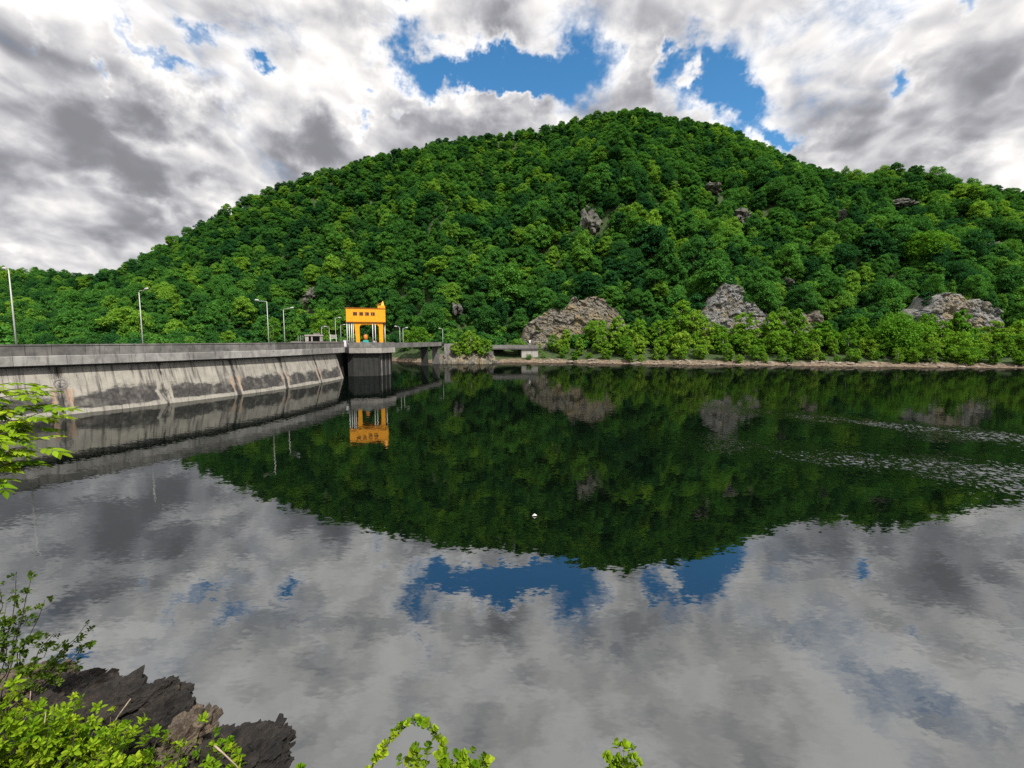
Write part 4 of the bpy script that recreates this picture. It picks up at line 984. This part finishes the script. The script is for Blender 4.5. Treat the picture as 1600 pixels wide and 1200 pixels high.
boulder(110, 1105, 4.6, 120, 70, 0.4, 8, M['dark_rock'], 'dark rock slab rising behind the leafy bush', -0.4)
boulder(292, 1165, 3.9, 70, 85, 0.3, 3, M['tan_rock'], 'tan upright rock right of the largest dark rock', 0.9)
boulder(245, 1150, 4.1, 80, 90, 0.35, 4, M['dark_rock'], 'dark rock wedged between the largest rock and the tan rock', 0.2)
boulder(400, 1195, 3.7, 95, 80, 0.35, 5, M['dark_rock'], 'low dark rock nearest the bottom edge', 0.3)
boulder(30, 1085, 4.9, 110, 60, 0.4, 6, M['tan_rock'], 'brownish rock under the twiggy bush at the left edge', 0.1)
boulder(330, 1215, 3.7, 120, 80, 0.4, 7, M['dark_rock'], 'dark rock partly below the frame between tan rock and low rock', 0.3)

# ------------------------------------------------------------------ foreground plants
def leaflet(m, base, d, up, L, wd, fold=0.25, n=3):
    d = d / np.linalg.norm(d); sd_ = np.cross(d, up); sd_ /= np.linalg.norm(sd_) + 1e-9; u2 = np.cross(sd_, d)
    prof = [(0.0, 0.06), (0.3, 0.85), (0.6, 0.95), (0.85, 0.5), (1.0, 0.03)]
    V_ = []
    for t_, w_ in prof:
        c = base + d * L * t_ - u2 * L * 0.16 * t_ * t_
        V_ += [c - sd_ * wd * w_ + u2 * wd * fold * w_, c, c + sd_ * wd * w_ + u2 * wd * fold * w_]
    Fc = []
    for i in range(4):
        for j in range(2): Fc.append((i * 3 + j, i * 3 + j + 1, (i + 1) * 3 + j + 1, (i + 1) * 3 + j))
    m.add(V_, Fc)
def compound_leaf(mat, pairs, L, wd, seed):
    g = np.random.default_rng(seed); m = MB(); up = np.array([0, 0, 1.0])
    for k in range(pairs):
        x_ = 0.25 + 0.6 * k / max(1, pairs - 1)
        for sgn in (-1, 1):
            dd = np.array([0.75 + g.uniform(-.15, .15), sgn * (0.9 - 0.25 * k / pairs), g.uniform(-.25, .1)])
            leaflet(m, np.array([x_, 0, -0.12 * x_ * x_]), dd, up + g.normal(size=3) * 0.2, L * g.uniform(.85, 1.15) * (1 - 0.25 * abs(k / pairs - .5)), wd)
    leaflet(m, np.array([0.86, 0, -0.1]), np.array([1.0, 0, -0.2]), up, L * 1.1, wd)
    m.tube([(0, 0, 0), (0.5, 0, -0.03), (0.88, 0, -0.1)], [0.012, 0.010, 0.006], 4)
    return m.mesh('leaf', mat)
def sprig(mat, n, L, wd, seed):
    """short shoot with a rosette of small oval leaves"""
    g = np.random.default_rng(seed); m = MB()
    for k in range(n):
        a = k * 2.4 + g.uniform(-.3, .3); h = k / n
        dd = np.array([math.cos(a), math.sin(a), 0.25 + 0.9 * h + g.uniform(-.2, .2)])
        leaflet(m, np.array([0.04 * math.cos(a), 0.04 * math.sin(a), h * 0.55]), dd, np.array([0, 0, 1.0]) + g.normal(size=3) * .3, L * g.uniform(.7, 1.15) * (1 - .35 * h), wd * g.uniform(.8, 1.1))
    m.tube([(0, 0, -0.1), (0, 0, 0.6)], [0.012, 0.006], 4)
    return m.mesh('leaf', mat)
CLF = [compound_leaf(M['near_leaf'], 4, 0.50, 0.10, k) for k in range(4)]
SPR = [sprig(M['near_leaf'], 9, 0.75, 0.17, 20 + k) for k in range(4)]
SPO = [sprig(M['near_leaf_olive'], 8, 0.5, 0.17, 30 + k) for k in range(3)]
SPB = [sprig(M['near_leaf'], 8, 0.62, 0.30, 40 + k) for k in range(3)]
def stem_path(p0, p1, sag, n=7, wob=0.02):
    p0 = np.array(p0, float); p1 = np.array(p1, float); P_ = []
    for i in range(n):
        t_ = i / (n - 1); P_.append(p0 * (1 - t_) + p1 * t_ + np.array([0, 0, sag * math.sin(math.pi * t_)]) + rng.normal(size=3) * wob * (0 < i < n - 1))
    return P_
def shrub(name, root, lab, cat, stems, meshes, size, mat='bark', per=8, rad=0.012, spread=0.0, t0=0.25, orient='up', group=None):
    """stems: list of (start, end, sag) in world space"""
    e = empty(name, root); tag(e, lab, cat, group); R0 = np.array(root, float)
    for (p0, p1, sag) in stems:
        P_ = stem_path(np.array(p0) - R0, np.array(p1) - R0, sag)
        stem = MB().tube(P_, np.linspace(rad, rad * 0.35, len(P_)), 5).build('stem', M[mat], e, smooth=True)
        for k in range(per):
            t_ = t0 + (1 - t0) * (k + rng.uniform(0.2, 0.8)) / per; f_ = t_ * (len(P_) - 1); i = min(int(f_), len(P_) - 2); q = P_[i] * (1 - f_ + i) + P_[i + 1] * (f_ - i)
            if k == per - 1: q = P_[-1]
            dirv = P_[i + 1] - P_[i]; az = rng.uniform(0, 6.28)
            if orient == 'up': r_ = Vector((math.cos(az) * .8, math.sin(az) * .8, 0.9)).to_track_quat('Z', 'Y').to_euler()
            elif orient == 'along':
                v_ = Vector(dirv).normalized() + Vector((math.cos(az), math.sin(az), math.sin(az * 3) * .6)) * 0.9; r_ = v_.to_track_quat('Z', 'Y').to_euler()
            else: r_ = (rng.uniform(-.25, .25), rng.uniform(-.15, .3), orient + rng.uniform(-.9, .9))
            o = obj('leaf', meshes[int(rng.integers(len(meshes)))], e, loc=q + rng.normal(size=3) * spread, rot=r_, scale=size * rng.uniform(.75, 1.25))
    return e
A = lambda x_, y_, Yv: aty(x_, y_, Yv)
# leafy branch reaching in at the left edge
tips = [(75, 612, 3.3), (90, 640, 3.2), (50, 655, 3.2), (66, 685, 3.15), (30, 705, 3.1), (15, 665, 3.2), (62, 606, 3.3), (98, 630, 3.3), (30, 598, 3.35), (85, 650, 3.25), (60, 668, 3.2), (72, 700, 3.2), (40, 722, 3.15), (12, 750, 3.1), (20, 640, 3.3), (35, 680, 3.2)]
root = A(-260, 760, 3.4)
shrub('leafy_branch', root, 'fresh green leafy branch reaching over the water at the left edge', 'branch', [(A(-140, y_ + 60, Yv + .05), A(x_ - 14, y_, Yv), 0.05) for x_, y_, Yv in tips], CLF, 0.14, per=8, rad=0.007, t0=0.42, orient=0.1)
# leafy mass at the lower left
st_ = []
for k in range(66):
    x_ = rng.uniform(-40, 190) if k < 46 else rng.uniform(200, 380); y_ = 1075 + max(0, x_ - 60) * 0.30 + rng.uniform(0, 95); Yv = rng.uniform(3.5, 4.0)
    b_ = A(x_ - rng.uniform(0, 40), y_ + 130, Yv - 0.1); st_.append((b_, A(x_, y_, Yv - 0.15), 0.03))
shrub('leafy_shrub', (st_[0][0][0], st_[0][0][1], st_[0][0][2] - .3), 'dense bright green shrub covering the rocks in the lower left corner', 'shrub', st_, SPR, 0.084, per=11, rad=0.007, spread=0.05, t0=0.15)
# twiggy bush rising at the left edge
st_ = []
for x_, y_ in [(25, 905), (70, 938), (40, 950), (10, 945), (85, 990), (135, 975), (120, 1000), (60, 985), (148, 1005), (95, 1030), (20, 980), (50, 900), (125, 1040), (75, 1010), (0, 920)]:
    st_.append((A(x_ * 0.35 - 20, 1110, 4.5), A(x_, y_, 4.4), 0.04))
shrub('twiggy_bush', (st_[0][0][0], st_[0][0][1], st_[0][0][2] - .2), 'thin twiggy bush with small olive leaves above the rocks, left edge', 'bush', st_, SPO, 0.085, per=12, rad=0.007, spread=0.025, t0=0.3, orient='along')
# plants along the bottom edge
def arch(pts, Yv): return [A(x_, y_, Yv) for x_, y_ in pts]
e = empty('arching_shoot', A(585, 1290, 3.3)); tag(e, 'yellow-green shoot arching over the water at the bottom edge', 'plant'); R0 = np.array(e.location)
P_ = [p_ - R0 for p_ in arch([(570, 1230), (582, 1195), (600, 1170), (618, 1148), (640, 1131), (660, 1126), (676, 1138), (688, 1155), (694, 1175), (700, 1215)], 3.3)]
MB().tube(P_, np.linspace(.006, .003, len(P_)), 5).build('stem', M['bark'], e, smooth=True)
for i in range(len(P_) - 1):
    for q in range(4): obj('leaf', SPB[(i + q) % 3], e, loc=P_[i] + (P_[i + 1] - P_[i]) * q / 4 + rng.normal(size=3) * .012, rot=(rng.uniform(-.9, .9), rng.uniform(-.9, .9), rng.uniform(0, 6)), scale=rng.uniform(.045, .085))
for (nm, lab, xs_, yt, Yv, nst, w_) in [('sapling', 'low bushy yellow-green plant right under the arching shoot', 725, 1174, 3.25, 12, 42), ('sapling', 'short sprig with few leaves inside the arch of the shoot', 648, 1168, 3.3, 4, 26), ('sapling', 'small round yellow-green plant alone at the bottom edge', 968, 1160, 3.3, 7, 24),
                                   ('sapling', 'low leafy sprout by the dark rocks at the bottom edge', 350, 1150, 3.7, 6, 26), ('sapling', 'tiny sprout tip at the bottom edge beside the low rock', 468, 1188, 3.4, 2, 6), ('sapling', 'single tiny sprout at the bottom edge right of the bushy plant', 788, 1192, 3.3, 2, 4)]:
    st_ = [(A(xs_ + rng.uniform(-.3, .3) * w_, yt + 110, Yv), A(xs_ + w_ * (2 * (k + .5) / nst - 1), yt + rng.uniform(-6, 18) + 14 * abs(2 * (k + .5) / nst - 1), Yv), 0.0) for k in range(nst)]
    shrub(nm, (st_[0][0][0], st_[0][0][1], st_[0][0][2] - .1), lab, 'sapling', st_, SPB, 0.072, per=9, rad=0.004, spread=0.012, t0=0.2, orient='along', group='saplings at the bottom edge')
# dry sticks
def stick(pts, Yv, r, lab, mat='dry_wood'):
    P_ = [A(x_, y_, Yv) for x_, y_ in pts]; o = P_[0]
    tag(MB().tube([p_ - o for p_ in P_], np.linspace(r, r * .4, len(P_)), 6).build('dry_stick', M[mat], smooth=True, loc=o), lab, 'stick', 'dry sticks on the near bank')
stick([(156, 1190), (163, 1165), (170, 1145), (185, 1118), (204, 1092)], 3.55, 0.010, 'pale dry stick leaning over the largest dark rock')
stick([(335, 1165), (350, 1178), (368, 1195), (385, 1215)], 3.3, 0.008, 'curved pale root by the low dark rock')
stick([(55, 1215), (66, 1160), (72, 1110)], 3.6, 0.007, 'thin upright dry twig in the lower left shrub')
stick([(20, 1150), (45, 1115), (48, 1080)], 3.7, 0.006, 'thin slanted dry twig near the left edge')
# a white scrap afloat
p = onz(835, 806, 0.01); mb = MB(); mb.add([(-.12, 0, 0), (.02, -.07, .03), (.14, .02, .02), (.03, .09, .06), (0, 0, .12)], [(0, 1, 4), (1, 2, 4), (2, 3, 4), (3, 0, 4), (3, 2, 1, 0)])
tag(mb.build('floating_scrap', M['white_paint'], loc=p), 'tiny white scrap floating on the dark water', 'debris')

# look-alike trees are told apart by their order from the left
ORD = 'leftmost second third fourth fifth sixth seventh eighth ninth tenth eleventh twelfth thirteenth fourteenth fifteenth sixteenth'.split()
same = {}
for o in COL.objects:
    if o.parent is None and o.name.split('.')[0] in ('hillside_tree', 'shore_tree'): same.setdefault(o['label'], []).append(o)
for lab, os_ in same.items():
    if 1 < len(os_) <= len(ORD):
        os_.sort(key=lambda o: o.location.x / o.location.y)
        for k, o in enumerate(os_): o['label'] = lab + (', leftmost' if k == 0 else ', %s from left' % ORD[k])
